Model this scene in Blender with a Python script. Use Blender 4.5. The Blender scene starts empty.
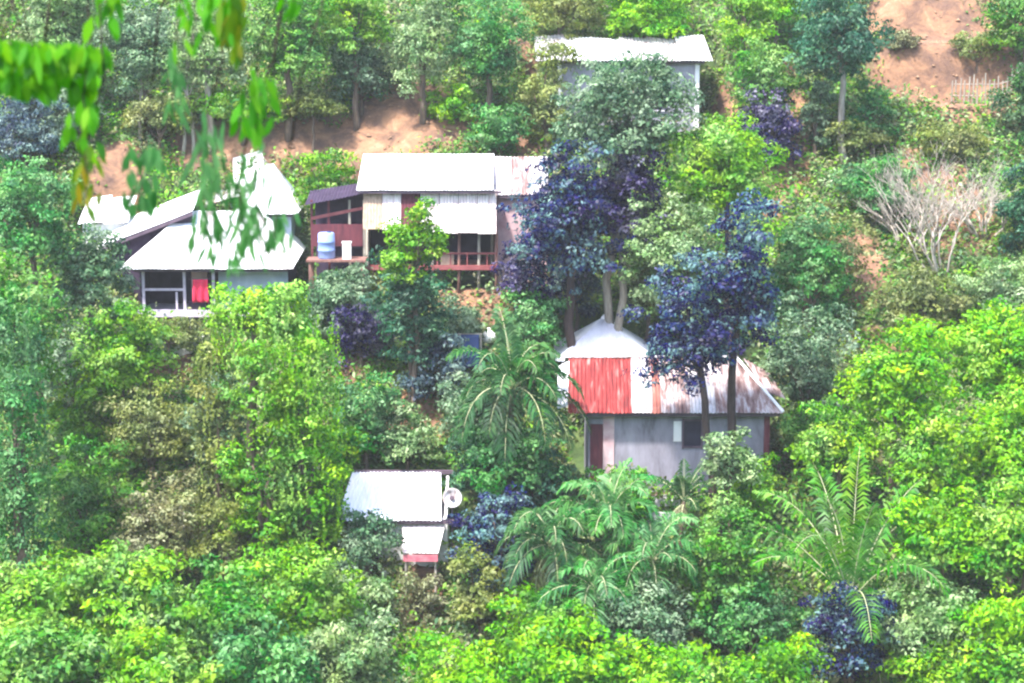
import bpy, math, random
import numpy as np
from mathutils import Vector

random.seed(7)
rng = np.random.default_rng(11)
S = bpy.context.scene
COL = S.collection
R = math.radians

# ------------------------------------------------------------------ camera
CAMZ, PITCH, FPX, W, H = 30.0, R(10.0), 2048.0, 1024, 683
FY, FZ = math.cos(PITCH), -math.sin(PITCH)
UY, UZ = math.sin(PITCH), math.cos(PITCH)


def ray(px, py):
    a = (px - W / 2) / FPX
    b = (H / 2 - py) / FPX
    return (a, FY + b * UY, FZ + b * UZ)


def at(px, py, y):
    d = ray(px, py)
    t = y / d[1]
    return Vector((d[0] * t, y, CAMZ + d[2] * t))


def hill_y(py):
    d = ray(W / 2, py)
    t = (CAMZ - 5 + 0.68 * 70) / (0.68 * d[1] - d[2])
    return t * d[1]


def zz(py, y):
    return at(W / 2, py, y).z


def xx(px, py, y):
    return at(px, py, y).x


# ------------------------------------------------------------------ terrain
PADS = []     # cx, cy, hx, hy, z, falloff
BARE = []     # cx, cy, rx, ry, amount


def noise2(x, y):
    return (np.sin(x * .31 + 1.3) * np.cos(y * .27 + .4) * .55 + np.sin(x * .83 + y * .51) * .22
            + np.sin(x * 1.9 - y * 1.37 + 2) * .1 + np.sin(x * 3.7 + 1.1) * np.sin(y * 3.1) * .06)


def height(x, y):
    x = np.asarray(x, float); y = np.asarray(y, float)
    a = 28.3 - .62 * y
    b = 5 + .68 * (y - 70)
    b = np.where(b > 32, 32 + 4 * np.tanh((b - 32) / 5.0), b)
    h = np.maximum(a, b) + .35 * np.exp(-((a - b) / 3) ** 2) + noise2(x, y) * np.clip((y - 2) / 10, 0, 1)
    for cx, cy, hx, hy, z, f in PADS:
        dx = np.maximum(np.abs(x - cx) - hx, 0)
        dy = np.maximum(np.abs(y - cy) - hy, 0)
        w = np.clip(1 - np.sqrt(dx * dx + dy * dy) / f, 0, 1)
        w = w * w * (3 - 2 * w)
        h = h * (1 - w) + z * w
    return h


def hz(x, y):
    return float(height(x, y))


def bare_amount(x, y):
    v = np.zeros_like(np.asarray(x, float))
    for cx, cy, rx, ry, a in BARE:
        d = np.sqrt(((x - cx) / rx) ** 2 + ((y - cy) / ry) ** 2) + noise2(x * 2.3, y * 2.1) * .35
        v = np.maximum(v, a * np.clip((1.25 - d) / .5, 0, 1))
    return v


# ------------------------------------------------------------------ tagging
def tag(o, label=None, cat=None, group=None, kind=None):
    if label: o['label'] = label
    if cat: o['category'] = cat
    if group: o['group'] = group
    if kind: o['kind'] = kind
    return o


def thing(name, label, cat, loc, rz=0, group=None):
    o = bpy.data.objects.new(name, None)
    o.empty_display_size = .3
    COL.objects.link(o)
    o.location = loc
    o.rotation_euler = (0, 0, rz)
    return tag(o, label, cat, group)


# ------------------------------------------------------------------ materials
def new_mat(name):
    m = bpy.data.materials.new(name)
    m.use_nodes = True
    nt = m.node_tree
    b = nt.nodes['Principled BSDF']
    return m, nt, b


def ramp(nt, stops, interp='LINEAR'):
    r = nt.nodes.new('ShaderNodeValToRGB')
    r.color_ramp.interpolation = interp
    el = r.color_ramp.elements
    while len(el) < len(stops):
        el.new(.5)
    for e, (p, c) in zip(el, stops):
        e.position = p
        e.color = (c[0], c[1], c[2], 1)
    return r


def nz(nt, scale, detail=6, rough=.6, dist=0, vec=None):
    n = nt.nodes.new('ShaderNodeTexNoise')
    n.inputs['Scale'].default_value = scale
    n.inputs['Detail'].default_value = detail
    n.inputs['Roughness'].default_value = rough
    n.inputs['Distortion'].default_value = dist
    if vec: nt.links.new(vec, n.inputs['Vector'])
    return n


def obj_coord(nt, scale=(1, 1, 1)):
    t = nt.nodes.new('ShaderNodeTexCoord')
    mp = nt.nodes.new('ShaderNodeMapping')
    mp.inputs['Scale'].default_value = scale
    nt.links.new(t.outputs['Object'], mp.inputs['Vector'])
    return mp.outputs['Vector']


def surf(name, stops, scale=2., rough=.75, stretch=(1, 1, 1), bump=.0, spec=.3, detail=8, metal=0):
    m, nt, b = new_mat(name)
    v = obj_coord(nt, stretch)
    n = nz(nt, scale, detail, .65, .3, v)
    r = ramp(nt, stops)
    nt.links.new(n.outputs['Fac'], r.inputs['Fac'])
    nt.links.new(r.outputs['Color'], b.inputs['Base Color'])
    b.inputs['Roughness'].default_value = rough
    b.inputs['Specular IOR Level'].default_value = spec
    b.inputs['Metallic'].default_value = metal
    if bump:
        bp = nt.nodes.new('ShaderNodeBump')
        bp.inputs['Strength'].default_value = bump
        n2 = nz(nt, scale * 6, 5, .6, 0, v)
        nt.links.new(n2.outputs['Fac'], bp.inputs['Height'])
        nt.links.new(bp.outputs['Normal'], b.inputs['Normal'])
    return m


def leaf_mat(name, cols, trans=.42, rough=.5):
    """three leaf colours mixed by a per-leaf random attribute"""
    m, nt, b = new_mat(name)
    nt.nodes.remove(b)
    a = nt.nodes.new('ShaderNodeAttribute')
    a.attribute_name = 'tint'
    r = ramp(nt, [(0.14, cols[0]), (.44, cols[1]), (.8, cols[2])])
    nt.links.new(a.outputs['Fac'], r.inputs['Fac'])
    df = nt.nodes.new('ShaderNodeBsdfDiffuse')
    nt.links.new(r.outputs['Color'], df.inputs['Color'])
    g = nt.nodes.new('ShaderNodeNewGeometry')
    n = nz(nt, .9, 3, .6, 0, g.outputs['Position'])
    n2 = nz(nt, .55, 2, .5, 0, g.outputs['Position'])
    hs = nt.nodes.new('ShaderNodeHueSaturation')
    for src, sock, lo_, hi_ in ((n, 'Hue', .47 if trans < .5 else .5, .53 if trans < .5 else .505), (n2, 'Saturation', .88, 1.3)):
        mr = nt.nodes.new('ShaderNodeMapRange')
        mr.inputs['From Min'].default_value = .3; mr.inputs['From Max'].default_value = .7
        mr.inputs['To Min'].default_value = lo_; mr.inputs['To Max'].default_value = hi_
        nt.links.new(src.outputs['Fac'], mr.inputs['Value'])
        nt.links.new(mr.outputs[0], hs.inputs[sock])
    nt.links.new(r.outputs['Color'], hs.inputs['Color'])
    nt.links.new(hs.outputs['Color'], df.inputs['Color'])
    tr = nt.nodes.new('ShaderNodeBsdfTranslucent')
    nt.links.new(hs.outputs['Color'], tr.inputs['Color'])
    mx = nt.nodes.new('ShaderNodeMixShader')
    mx.inputs['Fac'].default_value = trans
    nt.links.new(df.outputs[0], mx.inputs[1])
    nt.links.new(tr.outputs[0], mx.inputs[2])
    gl = nt.nodes.new('ShaderNodeBsdfGlossy')
    gl.inputs['Roughness'].default_value = .5
    m2 = nt.nodes.new('ShaderNodeMixShader')
    m2.inputs['Fac'].default_value = .022
    nt.links.new(mx.outputs[0], m2.inputs[1])
    nt.links.new(gl.outputs[0], m2.inputs[2])
    nt.links.new(m2.outputs[0], nt.nodes['Material Output'].inputs['Surface'])
    return m


PAL = {
    'bright': [(.04, .18, .006), (.13, .38, .008), (.30, .54, .03)],
    'lime':   [(.04, .15, .012), (.13, .32, .02), (.31, .50, .09)],
    'mid':    [(.025, .11, .016), (.08, .24, .035), (.23, .42, .10)],
    'jade':   [(.015, .095, .02), (.05, .20, .05), (.19, .38, .14)],
    'dark':   [(.012, .045, .015), (.03, .11, .03), (.09, .20, .07)],
    'teal':   [(.01, .06, .03), (.03, .12, .065), (.12, .25, .14)],
    'pale':   [(.07, .15, .05), (.18, .29, .11), (.36, .47, .25)],
    'grey':   [(.035, .09, .045), (.11, .20, .10), (.29, .39, .25)],
    'olive':  [(.06, .09, .02), (.15, .19, .05), (.29, .33, .12)],
    'dry':    [(.08, .08, .035), (.18, .18, .08), (.33, .36, .18)],
    'shade_blue': [(.002, .002, .035), (.004, .005, .11), (.15, .27, .25)],  # blue of shaded crowns painted into the leaf colours
    'shade_purple': [(.003, .002, .03), (.012, .005, .085), (.20, .19, .27)],  # purple of shaded foliage painted into the leaf colours
    'bluegrey': [(.012, .025, .06), (.05, .095, .13), (.24, .34, .30)],
    'vine':   [(.05, .19, .012), (.16, .39, .03), (.36, .58, .11)],
    'near': [(.05, .24, .006), (.10, .40, .01), (.22, .5, .02)],
    'nearyel': [(.06, .17, .004), (.14, .27, .006), (.30, .22, .012)],
    'nearjade': [(.05, .17, .04), (.10, .28, .08), (.2, .4, .15)],
}
LM = {k: leaf_mat('leaf_' + k, v, .62 if k.startswith('near') else .42) for k, v in PAL.items()}

M = {}
M['bark'] = surf('bark', [(.3, (.05, .035, .025)), (.6, (.14, .10, .075)), (.8, (.24, .2, .15))], 3, .9, (4, 4, .6), .4)
M['palebark'] = surf('pale_bark', [(.3, (.16, .13, .11)), (.6, (.32, .29, .24)), (.8, (.5, .47, .42))], 3, .9, (4, 4, .6), .3)
M['darkbark'] = surf('dark_bark', [(.3, (.02, .014, .014)), (.7, (.075, .05, .045))], 3, .9, (4, 4, .6), .4)
M['rib'] = surf('frond_midrib', [(.3, (.30, .33, .16)), (.7, (.55, .55, .34))], 3, .7)
M['twig'] = surf('dry_twig', [(.3, (.24, .20, .17)), (.7, (.50, .44, .38))], 5, .9)
M['tin'] = surf('white_tin', [(.25, (.50, .46, .46)), (.40, (.70, .69, .70)), (.8, (.80, .80, .82))], 1.6, .45, (1, 1, 1), .05, .4)
M['tin_old'] = surf('weathered_tin', [(.33, (.18, .11, .10)), (.43, (.36, .31, .31)), (.54, (.54, .51, .53)), (.8, (.66, .65, .68))], 1.7, .55, (3, .7, 1), .1, .35)
M['tin_rust'] = surf('rust_streaked_tin', [(.36, (.12, .06, .055)), (.48, (.24, .155, .145)), (.58, (.42, .36, .36)), (.76, (.60, .57, .58))], 1.5, .6, (3.2, .6, 1), .1, .3)
M['tin_lav'] = surf('bluish_white_tin', [(.3, (.60, .58, .66)), (.5, (.76, .76, .84)), (.8, (.85, .85, .9))], 1.2, .5, (3, .7, 1), .05, .4)
M['tin_red'] = surf('red_painted_tin', [(.3, (.07, .010, .010)), (.43, (.17, .013, .013)), (.54, (.23, .028, .025)), (.68, (.36, .17, .15))], 1.6, .6, (5, .5, 1), .1, .4)
M['tin_brick'] = surf('rusty_red_tin', [(.3, (.17, .05, .045)), (.55, (.30, .10, .075)), (.75, (.46, .29, .25))], 1.6, .6, (3, .7, 1), .1, .3)
M['wall_grey'] = surf('grey_plaster', [(.28, (.09, .078, .095)), (.42, (.20, .185, .225)), (.58, (.27, .255, .31)), (.75, (.36, .345, .40))], 1.1, .9, (1.6, 1.6, .5), .15)
M['wall_lav'] = surf('lavender_plaster', [(.28, (.13, .115, .135)), (.44, (.25, .235, .28)), (.6, (.32, .305, .36)), (.75, (.40, .385, .44))], 1.1, .9, (1.6, 1.6, .5), .15)
M['wall_pink'] = surf('pink_plaster', [(.3, (.36, .20, .22)), (.6, (.55, .40, .42))], 1.2, .9)
M['wall_white'] = surf('whitewash', [(.25, (.45, .42, .42)), (.45, (.68, .66, .66)), (.75, (.80, .79, .80))], 1.5, .85, (1, 1, .6), .1)
M['wall_blue'] = surf('pale_blue_board', [(.3, (.28, .34, .46)), (.7, (.46, .53, .64))], 1.5, .8)
M['sheet_pink'] = surf('pinkish_sheet', [(.28, (.30, .18, .20)), (.42, (.58, .48, .48)), (.6, (.74, .68, .66)), (.8, (.80, .76, .74))], 1.3, .6, (4, 4, .35), .1)
M['board'] = surf('brown_board', [(.3, (.10, .045, .04)), (.55, (.22, .11, .09)), (.8, (.34, .21, .16))], 2, .85, (4, 4, .5), .3)
M['board_tan'] = surf('tan_bamboo_mat', [(.3, (.26, .17, .12)), (.6, (.45, .33, .25)), (.8, (.56, .45, .36))], 3, .85, (4, 4, 1), .2)
M['maroon'] = surf('maroon_wood', [(.3, (.06, .013, .025)), (.6, (.13, .03, .04)), (.8, (.2, .07, .08))], 2, .8, (3, 3, .6), .2)
M['redbeam'] = surf('red_beam', [(.3, (.17, .04, .045)), (.7, (.30, .09, .09))], 2, .7)
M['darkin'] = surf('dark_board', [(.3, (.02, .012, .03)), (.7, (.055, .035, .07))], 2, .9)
M['post_lav'] = surf('pale_painted_wood', [(.3, (.40, .33, .42)), (.7, (.62, .56, .66))], 4, .8)
M['trim'] = surf('dark_trim', [(.3, (.06, .04, .06)), (.7, (.14, .10, .13))], 3, .8)
M['redcloth'] = surf('red_cloth', [(.3, (.55, .015, .06)), (.7, (.75, .04, .10))], 3, .9)
M['blue'] = surf('blue_plastic', [(.3, (.16, .24, .50)), (.7, (.30, .40, .68))], 2, .45)
M['bluetarp'] = surf('dark_blue_tarp', [(.3, (.015, .03, .12)), (.7, (.04, .08, .22))], 2, .5)
M['white'] = surf('white_plastic', [(.3, (.72, .72, .70)), (.7, (.85, .85, .83))], 2, .4)
M['stone'] = surf('plinth_concrete', [(.3, (.34, .32, .36)), (.6, (.55, .53, .56)), (.8, (.62, .60, .62))], 1.4, .9, (1, 1, 1), .2)
M['crate'] = surf('faded_red_plastic', [(.3, (.42, .06, .10)), (.7, (.60, .22, .25))], 3, .7)
M['glass'] = surf('dark_window_opening', [(.3, (.012, .01, .03)), (.7, (.035, .03, .06))], 2, .35)


def soil_mat():
    m, nt, b = new_mat('hill_soil')
    t = nt.nodes.new('ShaderNodeTexCoord')
    v = t.outputs['Object']
    n1 = nz(nt, .8, 10, .72, .6, v)
    soil = ramp(nt, [(.3, (.06, .035, .03)), (.46, (.15, .08, .05)), (.58, (.27, .14, .075)), (.76, (.38, .25, .16))])
    nt.links.new(n1.outputs['Fac'], soil.inputs['Fac'])
    n2 = nz(nt, 1.1, 8, .7, .2, v)
    moss = ramp(nt, [(.3, (.02, .04, .012)), (.5, (.05, .09, .02)), (.65, (.11, .15, .045)), (.8, (.19, .16, .09))])
    nt.links.new(n2.outputs['Fac'], moss.inputs['Fac'])
    a = nt.nodes.new('ShaderNodeAttribute'); a.attribute_name = 'bare'
    add = nt.nodes.new('ShaderNodeMath'); add.operation = 'MULTIPLY_ADD'
    n3 = nz(nt, 1.6, 6, .7, 0, v)
    nt.links.new(n3.outputs['Fac'], add.inputs[0]); add.inputs[1].default_value = .8
    nt.links.new(a.outputs['Fac'], add.inputs[2])
    mr = nt.nodes.new('ShaderNodeMapRange')
    mr.inputs['From Min'].default_value = .55; mr.inputs['From Max'].default_value = .95
    nt.links.new(add.outputs[0], mr.inputs['Value'])
    mx = nt.nodes.new('ShaderNodeMix'); mx.data_type = 'RGBA'
    nt.links.new(mr.outputs[0], mx.inputs['Factor'])
    nt.links.new(moss.outputs['Color'], mx.inputs['A']); nt.links.new(soil.outputs['Color'], mx.inputs['B'])
    nt.links.new(mx.outputs['Result'], b.inputs['Base Color'])
    b.inputs['Roughness'].default_value = .95
    bp = nt.nodes.new('ShaderNodeBump'); bp.inputs['Strength'].default_value = .6; bp.inputs['Distance'].default_value = .25
    n4 = nz(nt, 2.2, 9, .7, 0, v)
    nt.links.new(n4.outputs['Fac'], bp.inputs['Height']); nt.links.new(bp.outputs['Normal'], b.inputs['Normal'])
    return m


M['stone_soil'] = surf('earth_clod', [(.3, (.14, .08, .05)), (.6, (.30, .18, .11)), (.8, (.42, .32, .25))], .6, .95)
M['soil'] = soil_mat()


# ------------------------------------------------------------------ mesh builder
class MB:
    def __init__(s):
        s.v = []; s.f = []

    def box(s, c, d, rz=0, tilt=0):
        n = len(s.v)
        cz, sz = math.cos(rz), math.sin(rz)
        ct, st = math.cos(tilt), math.sin(tilt)
        for i in range(8):
            x = d[0] / 2 * (1 if i & 1 else -1); y = d[1] / 2 * (1 if i & 2 else -1); z = d[2] / 2 * (1 if i & 4 else -1)
            x, z = x * ct - z * st, x * st + z * ct
            s.v.append((c[0] + x * cz - y * sz, c[1] + x * sz + y * cz, c[2] + z))
        for q in ((0, 2, 3, 1), (4, 5, 7, 6), (0, 1, 5, 4), (2, 6, 7, 3), (0, 4, 6, 2), (1, 3, 7, 5)):
            s.f.append(tuple(n + i for i in q))
        return s

    def tube(s, pts, rads, k=7):
        n0 = len(s.v)
        pts = [Vector(p) for p in pts]
        for i, p in enumerate(pts):
            d = (pts[min(i + 1, len(pts) - 1)] - pts[max(i - 1, 0)]).normalized()
            a = d.orthogonal().normalized() if abs(d.z) < .95 else Vector((1, 0, 0))
            a = (a - d * a.dot(d)).normalized(); b = d.cross(a)
            for j in range(k):
                t = 2 * math.pi * j / k
                s.v.append(tuple(p + (a * math.cos(t) + b * math.sin(t)) * rads[i]))
        for i in range(len(pts) - 1):
            for j in range(k):
                s.f.append((n0 + i * k + j, n0 + i * k + (j + 1) % k, n0 + (i + 1) * k + (j + 1) % k, n0 + (i + 1) * k + j))
        s.f.append(tuple(n0 + j for j in range(k))[::-1])
        e = n0 + (len(pts) - 1) * k
        s.f.append(tuple(e + j for j in range(k)))
        return s

    def sheet(s, A, B, C, D, pitch=.16, amp=.022, th=.012, rows=6, sag=.02):
        """corrugated sheet: A-B the eave, D-C the top edge, corrugations run up the slope"""
        A, B, C, D = map(Vector, (A, B, C, D))
        n = max(8, int((B - A).length / pitch * 6))
        nrm = (B - A).cross(D - A).normalized()
        off = len(s.v)
        ph = random.random() * 6
        for side in (0, 1):
            for j in range(rows + 1):
                v = j / rows
                for i in range(n + 1):
                    u = i / n
                    p = A.lerp(B, u).lerp(D.lerp(C, u), v)
                    w = math.sin(u * (B - A).length / pitch * 2 * math.pi) * amp
                    w += sag * math.sin(v * 5 + ph + u * 4) * .5
                    if 0 < v < 1: pass
                    s.v.append(tuple(p + nrm * (w - side * th)))
        m = (n + 1)
        o2 = (rows + 1) * m
        for j in range(rows):
            for i in range(n):
                a = off + j * m + i
                s.f.append((a, a + 1, a + m + 1, a + m))
                s.f.append((a + o2, a + o2 + m, a + o2 + m + 1, a + o2 + 1))
        for i in range(n):
            a = off + i; s.f.append((a, a + o2, a + o2 + 1, a + 1))
            a = off + rows * m + i; s.f.append((a, a + 1, a + o2 + 1, a + o2))
        for j in range(rows):
            a = off + j * m; s.f.append((a, a + m, a + m + o2, a + o2))
            a = off + j * m + n; s.f.append((a, a + o2, a + m + o2, a + m))
        return s

    def prism(s, poly, th):
        """polygon in the xz plane, thickness along y: list of (x,z), y range th=(y0,y1)"""
        n = len(s.v); k = len(poly)
        for y in th:
            for x, z in poly: s.v.append((x, y, z))
        s.f.append(tuple(range(n, n + k))); s.f.append(tuple(range(n + k, n + 2 * k))[::-1])
        for i in range(k):
            j = (i + 1) % k
            s.f.append((n + i, n + k + i, n + k + j, n + j))
        return s

    def lathe(s, c, prof, k=20, rot=None):
        n0 = len(s.v)
        for r, z in prof:
            for j in range(k):
                t = 2 * math.pi * j / k
                p = Vector((r * math.cos(t), r * math.sin(t), z))
                if rot: p = rot @ p
                s.v.append(tuple(Vector(c) + p))
        for i in range(len(prof) - 1):
            for j in range(k):
                s.f.append((n0 + i * k + j, n0 + i * k + (j + 1) % k, n0 + (i + 1) * k + (j + 1) % k, n0 + (i + 1) * k + j))
        return s

    def build(s, name, mat, parent=None, smooth=False):
        me = bpy.data.meshes.new(name)
        me.from_pydata(s.v, [], s.f)
        me.materials.append(mat)
        if smooth:
            me.polygons.foreach_set('use_smooth', [True] * len(me.polygons))
        me.update()
        o = bpy.data.objects.new(name, me)
        COL.objects.link(o)
        if parent: o.parent = parent
        return o


def quads_object(name, V, tint, mat, parent=None, n=4):
    """V: (N,n,3) polygons"""
    N = V.shape[0]
    me = bpy.data.meshes.new(name)
    me.vertices.add(N * n)
    me.vertices.foreach_set('co', V.reshape(-1).astype(np.float32))
    me.loops.add(N * n)
    me.loops.foreach_set('vertex_index', np.arange(N * n, dtype=np.int32))
    me.polygons.add(N)
    me.polygons.foreach_set('loop_start', np.arange(0, N * n, n, dtype=np.int32))
    me.polygons.foreach_set('loop_total', np.full(N, n, dtype=np.int32))
    me.update(calc_edges=True)
    at_ = me.attributes.new('tint', 'FLOAT', 'FACE')
    at_.data.foreach_set('value', np.clip(tint, 0, 1).astype(np.float32))
    me.materials.append(mat)
    o = bpy.data.objects.new(name, me)
    COL.objects.link(o)
    if parent: o.parent = parent
    return o


def norm(a):
    return a / np.maximum(np.linalg.norm(a, axis=-1, keepdims=True), 1e-6)


def leaves(C, Nrm, L, Wd, droop=.25):
    """leaf diamonds centred at C, facing Nrm"""
    n = len(C)
    r = rng.normal(size=(n, 3))
    t = norm(r - Nrm * (r * Nrm).sum(1, keepdims=True))
    t[:, 2] -= droop; t = norm(t)
    s = norm(np.cross(Nrm, t))
    up = norm(np.cross(t, s))
    L = L[:, None]; Wd = Wd[:, None]
    base = C - t * L * .5
    tip = C + t * L * .5 - up * L * .12
    le = C - t * L * .06 + s * Wd * .5 + up * Wd * .14
    ri = C - t * L * .06 - s * Wd * .5 + up * Wd * .14
    return np.stack([base, ri, tip, le], 1)


def crown_leaves(lobes, leaf, dens=1.0, per=24, spread=1.35):
    leaf = leaf * .74
    """lobes: list of (cx,cy,cz,rx,ry,rz)"""
    Cs, Ns, Ts, Ls = [], [], [], []
    for cx, cy, cz, rx, ry, rz in lobes:
        area = 4 * math.pi * ((rx * ry) ** 1.6 / 3 + (rx * rz) ** 1.6 / 3 + (ry * rz) ** 1.6 / 3) ** (1 / 1.6)
        k = max(6, int(area * dens * 2.0 / (leaf * leaf) / per))
        d = norm(rng.normal(size=(k, 3)))
        d[:, 2] = np.where(d[:, 2] < -.4, d[:, 2] * .5, d[:, 2]); d = norm(d)
        rad = 1 - np.abs(rng.normal(0, .17, size=(k, 1))) + rng.uniform(0, .09, (k, 1))
        cc = np.array([cx, cy, cz]) + d * rad * np.array([rx, ry, rz])
        ct = np.clip(rng.normal(.47, .2, k) + rng.normal(0, .11), 0, 1)
        cr = rng.uniform(.7, 1.5, k) * leaf * 1.35 * spread
        off = norm(rng.normal(size=(k * per, 3))) * rng.uniform(.55, 1.0, (k * per, 1))
        off[:, 2] = np.abs(off[:, 2]) * np.where(rng.random(k * per) < .8, 1, -.6)
        C = np.repeat(cc, per, 0) + off * np.repeat(cr, per)[:, None] * np.array([1.05, 1.05, .75])
        D = np.repeat(d, per, 0)
        Nn = norm(off * .75 + D * .35 + np.array([0, 0, .35]) + rng.normal(size=D.shape) * .33)
        Cs.append(C); Ns.append(Nn)
        Ts.append(np.repeat(ct, per) + rng.normal(0, .10, k * per))
        Ls.append(leaf * rng.uniform(.6, 1.25, k * per))
    C = np.concatenate(Cs); Nn = np.concatenate(Ns); T = np.concatenate(Ts); L = np.concatenate(Ls)
    return leaves(C, Nn, L, L * rng.uniform(.42, .62, len(L))), T


def limb(mb, p, q, r0, r1, wig=.12, n=5, k=6):
    p = Vector(p); q = Vector(q)
    ln = (q - p).length
    pts = []; rr = []
    for i in range(n + 1):
        t = i / n
        o = Vector((random.uniform(-1, 1), random.uniform(-1, 1), random.uniform(-.5, .5))) * wig * ln * (0 if i in (0, n) else .35)
        pts.append(p.lerp(q, t) + o); rr.append(r0 + (r1 - r0) * t)
    mb.tube(pts, rr, k)
    return pts


COUNT = [0]


def plant(name, box, pal, label, cat='tree', base=None, leaf=.24, dens=1.0, bark='bark', trunk=None, nl=None,
          shape='round', depth=None, group=None, y=None, front=0, thick=None):
    """box = extent of the crown as seen in the picture, base = row where the stem meets the hill"""
    x0, y0, x1, y1 = box
    if base is None: base = y1 + 4
    if y is None: y = hill_y(base) - front
    pc = at((x0 + x1) / 2, (y0 + y1) / 2, y)
    s = y / ray((x0 + x1) / 2, (y0 + y1) / 2)[1] / FPX
    hw = (x1 - x0) / 2 * s * 1.06; hh = (y1 - y0) / 2 * s
    hd = depth if depth else min(hw * .95, 3.2)
    px = pc.x if trunk is None else xx(trunk, base, y)
    gz = hz(px, y)
    root = thing(name, label, cat, (px, y, gz - .05), 0, group)
    O = Vector((px, y, gz - .05))
    c = pc - O
    bush = (c.z - hh) < .9
    lobes = []
    n = nl or int(np.clip(5 + hw * hh * .9, 6, 15))
    if shape == 'column':
        for i in range(n):
            t = (i + .5) / n
            w = hw * (.62 + .25 * random.random()) * (1 - .35 * max(0, t - .6) / .4)
            lobes.append((c.x + random.uniform(-.35, .35) * hw, c.y + random.uniform(-.3, .3) * hd, c.z - hh + 2 * hh * t,
                          w, min(w, hd), max(hh / n * 1.5, w * .6)))
    else:
        for i in range(n):
            a = i / n * 2 * math.pi * 1.618 + random.random()
            t = random.random() ** .7
            u = random.uniform(-.75, .62)
            w = math.sqrt(max(.15, 1 - (u if shape != 'umbrella' else u * .6) ** 2))
            k = random.uniform(.38, .56)
            lx = math.cos(a) * t * (1 - k) * hw * w * 1.12
            ly = math.sin(a) * t * (1 - k) * hd * w
            lz = u * hh * (1 - k * .6)
            lobes.append((c.x + lx, c.y + ly, c.z + lz, hw * k, hd * k, min(hh * .62, max(hw, hd) * k * random.uniform(.6, .95))))
        lobes.append((c.x, c.y, c.z + hh * .4, hw * .5, hd * .5, hh * .5)); lobes.append((c.x, c.y, c.z - hh * .2, hw * .7, hd * .7, hh * .6))
    for i in range(int(len(lobes) * 1.6)):
        a = random.uniform(0, 2 * math.pi); u = random.uniform(-.85, .95)
        w = math.sqrt(max(.1, 1 - u * u * .8)) * random.uniform(.7, 1.0)
        k = random.uniform(.13, .24)
        lobes.append((c.x + math.cos(a) * w * hw, c.y + math.sin(a) * w * hd, c.z + u * hh, hw * k * 1.2, hd * k, min(hw, hh) * k))
    # stem and limbs
    mb = MB()
    tr = thick or max(.045, min(.22, .035 * (hw + hh)))
    fork = Vector((c.x * .6, c.y * .6, max(.25, (c.z - hh * .55)) if not bush else max(.2, c.z * .35)))
    limb(mb, (0, 0, -.25), fork, tr * 1.15, tr * .75, .06, 6, 8)
    for lo in lobes[:9]:
        q = Vector(lo[:3])
        if q.z < fork.z + .1: q.z = fork.z + .15
        limb(mb, fork, q, tr * .55, tr * .16, .16, 4, 5)
    mb.build('trunk' if not bush else 'stem', M[bark], root, True)
    V, T = crown_leaves(lobes, leaf, dens)
    # keep leaves above the soil
    wx = V[:, :, 0].mean(1) + O.x; wy = V[:, :, 1].mean(1) + O.y; wz = V[:, :, 2].mean(1) + O.z
    ok = wz > height(wx, wy) + .03
    quads_object('crown' if not bush else 'foliage', V[ok], T[ok], LM[pal], root)
    COUNT[0] += int(ok.sum())
    if name == 'vine_covered_tree':
        Cs, Ns = [], []
        for _ in range(int(26 * hw * hh)):
            a = random.uniform(0, 2 * math.pi)
            x0_ = c.x + math.cos(a) * hw * random.uniform(.8, 1.08); y0_ = c.y + math.sin(a) * hd * random.uniform(.85, 1.1)
            zt = c.z + hh * random.uniform(-.5, 1.0); ln = random.uniform(.8, 2.6)
            m_ = int(ln / .11)
            t_ = np.linspace(0, 1, m_)
            Cs.append(np.stack([x0_ + np.sin(t_ * 4 + a) * .06 + rng.normal(0, .035, m_), y0_ + rng.normal(0, .035, m_), np.maximum(zt - ln * t_, .1)], 1))
            Ns.append(norm(np.stack([np.full(m_, math.cos(a)), np.full(m_, math.sin(a)), np.full(m_, .5)], 1) + rng.normal(0, .35, (m_, 3))))
        Cv = np.concatenate(Cs); Nv = np.concatenate(Ns)
        Lv = rng.uniform(.11, .2, len(Cv))
        Vv = leaves(Cv, Nv, Lv, Lv * .6, 1.2)
        quads_object('hanging_vines', Vv, np.clip(rng.normal(.55, .2, len(Cv)), 0, 1), LM[pal], root)
    return root


def frond_quads(p0, d0, length, droop, nleaf, lw, ll, twist=0, vshape=.35):
    """arching palm frond; returns rachis points and leaflet quads"""
    p = Vector(p0); d = Vector(d0).normalized()
    pts = [p.copy()]
    n = 12
    for i in range(n):
        p = p + d * (length / n)
        d = (d + Vector((0, 0, -droop * (.35 + 1.3 * i / n) / n * 2))).normalized()
        pts.append(p.copy())
    Q = []
    for k in range(nleaf):
        t = .14 + .86 * k / (nleaf - 1)
        f = t * n; i = min(int(f), n - 1)
        c = pts[i].lerp(pts[i + 1], f - i)
        tg = (pts[i + 1] - pts[i]).normalized()
        side = tg.cross(Vector((0, 0, 1)))
        if side.length < .05: side = Vector((1, 0, 0))
        side.normalize()
        up = side.cross(tg).normalized()
        L = ll * (math.sin(math.pi * min(1, .12 + t * .86)) ** .6) * random.uniform(.85, 1.1)
        for sg in (-1, 1):
            dr = (side * sg * .8 + tg * random.uniform(.45, .75) + up * random.uniform(vshape - .25, vshape)).normalized()
            tip = c + dr * L + Vector((0, 0, -L * random.uniform(.12, .75)))
            mid = c + dr * L * .5 + Vector((0, 0, L * .02))
            wv = tg * lw * .5
            Q.append([c - wv * .4, mid - wv, tip, mid + wv])
    return pts, Q


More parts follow.
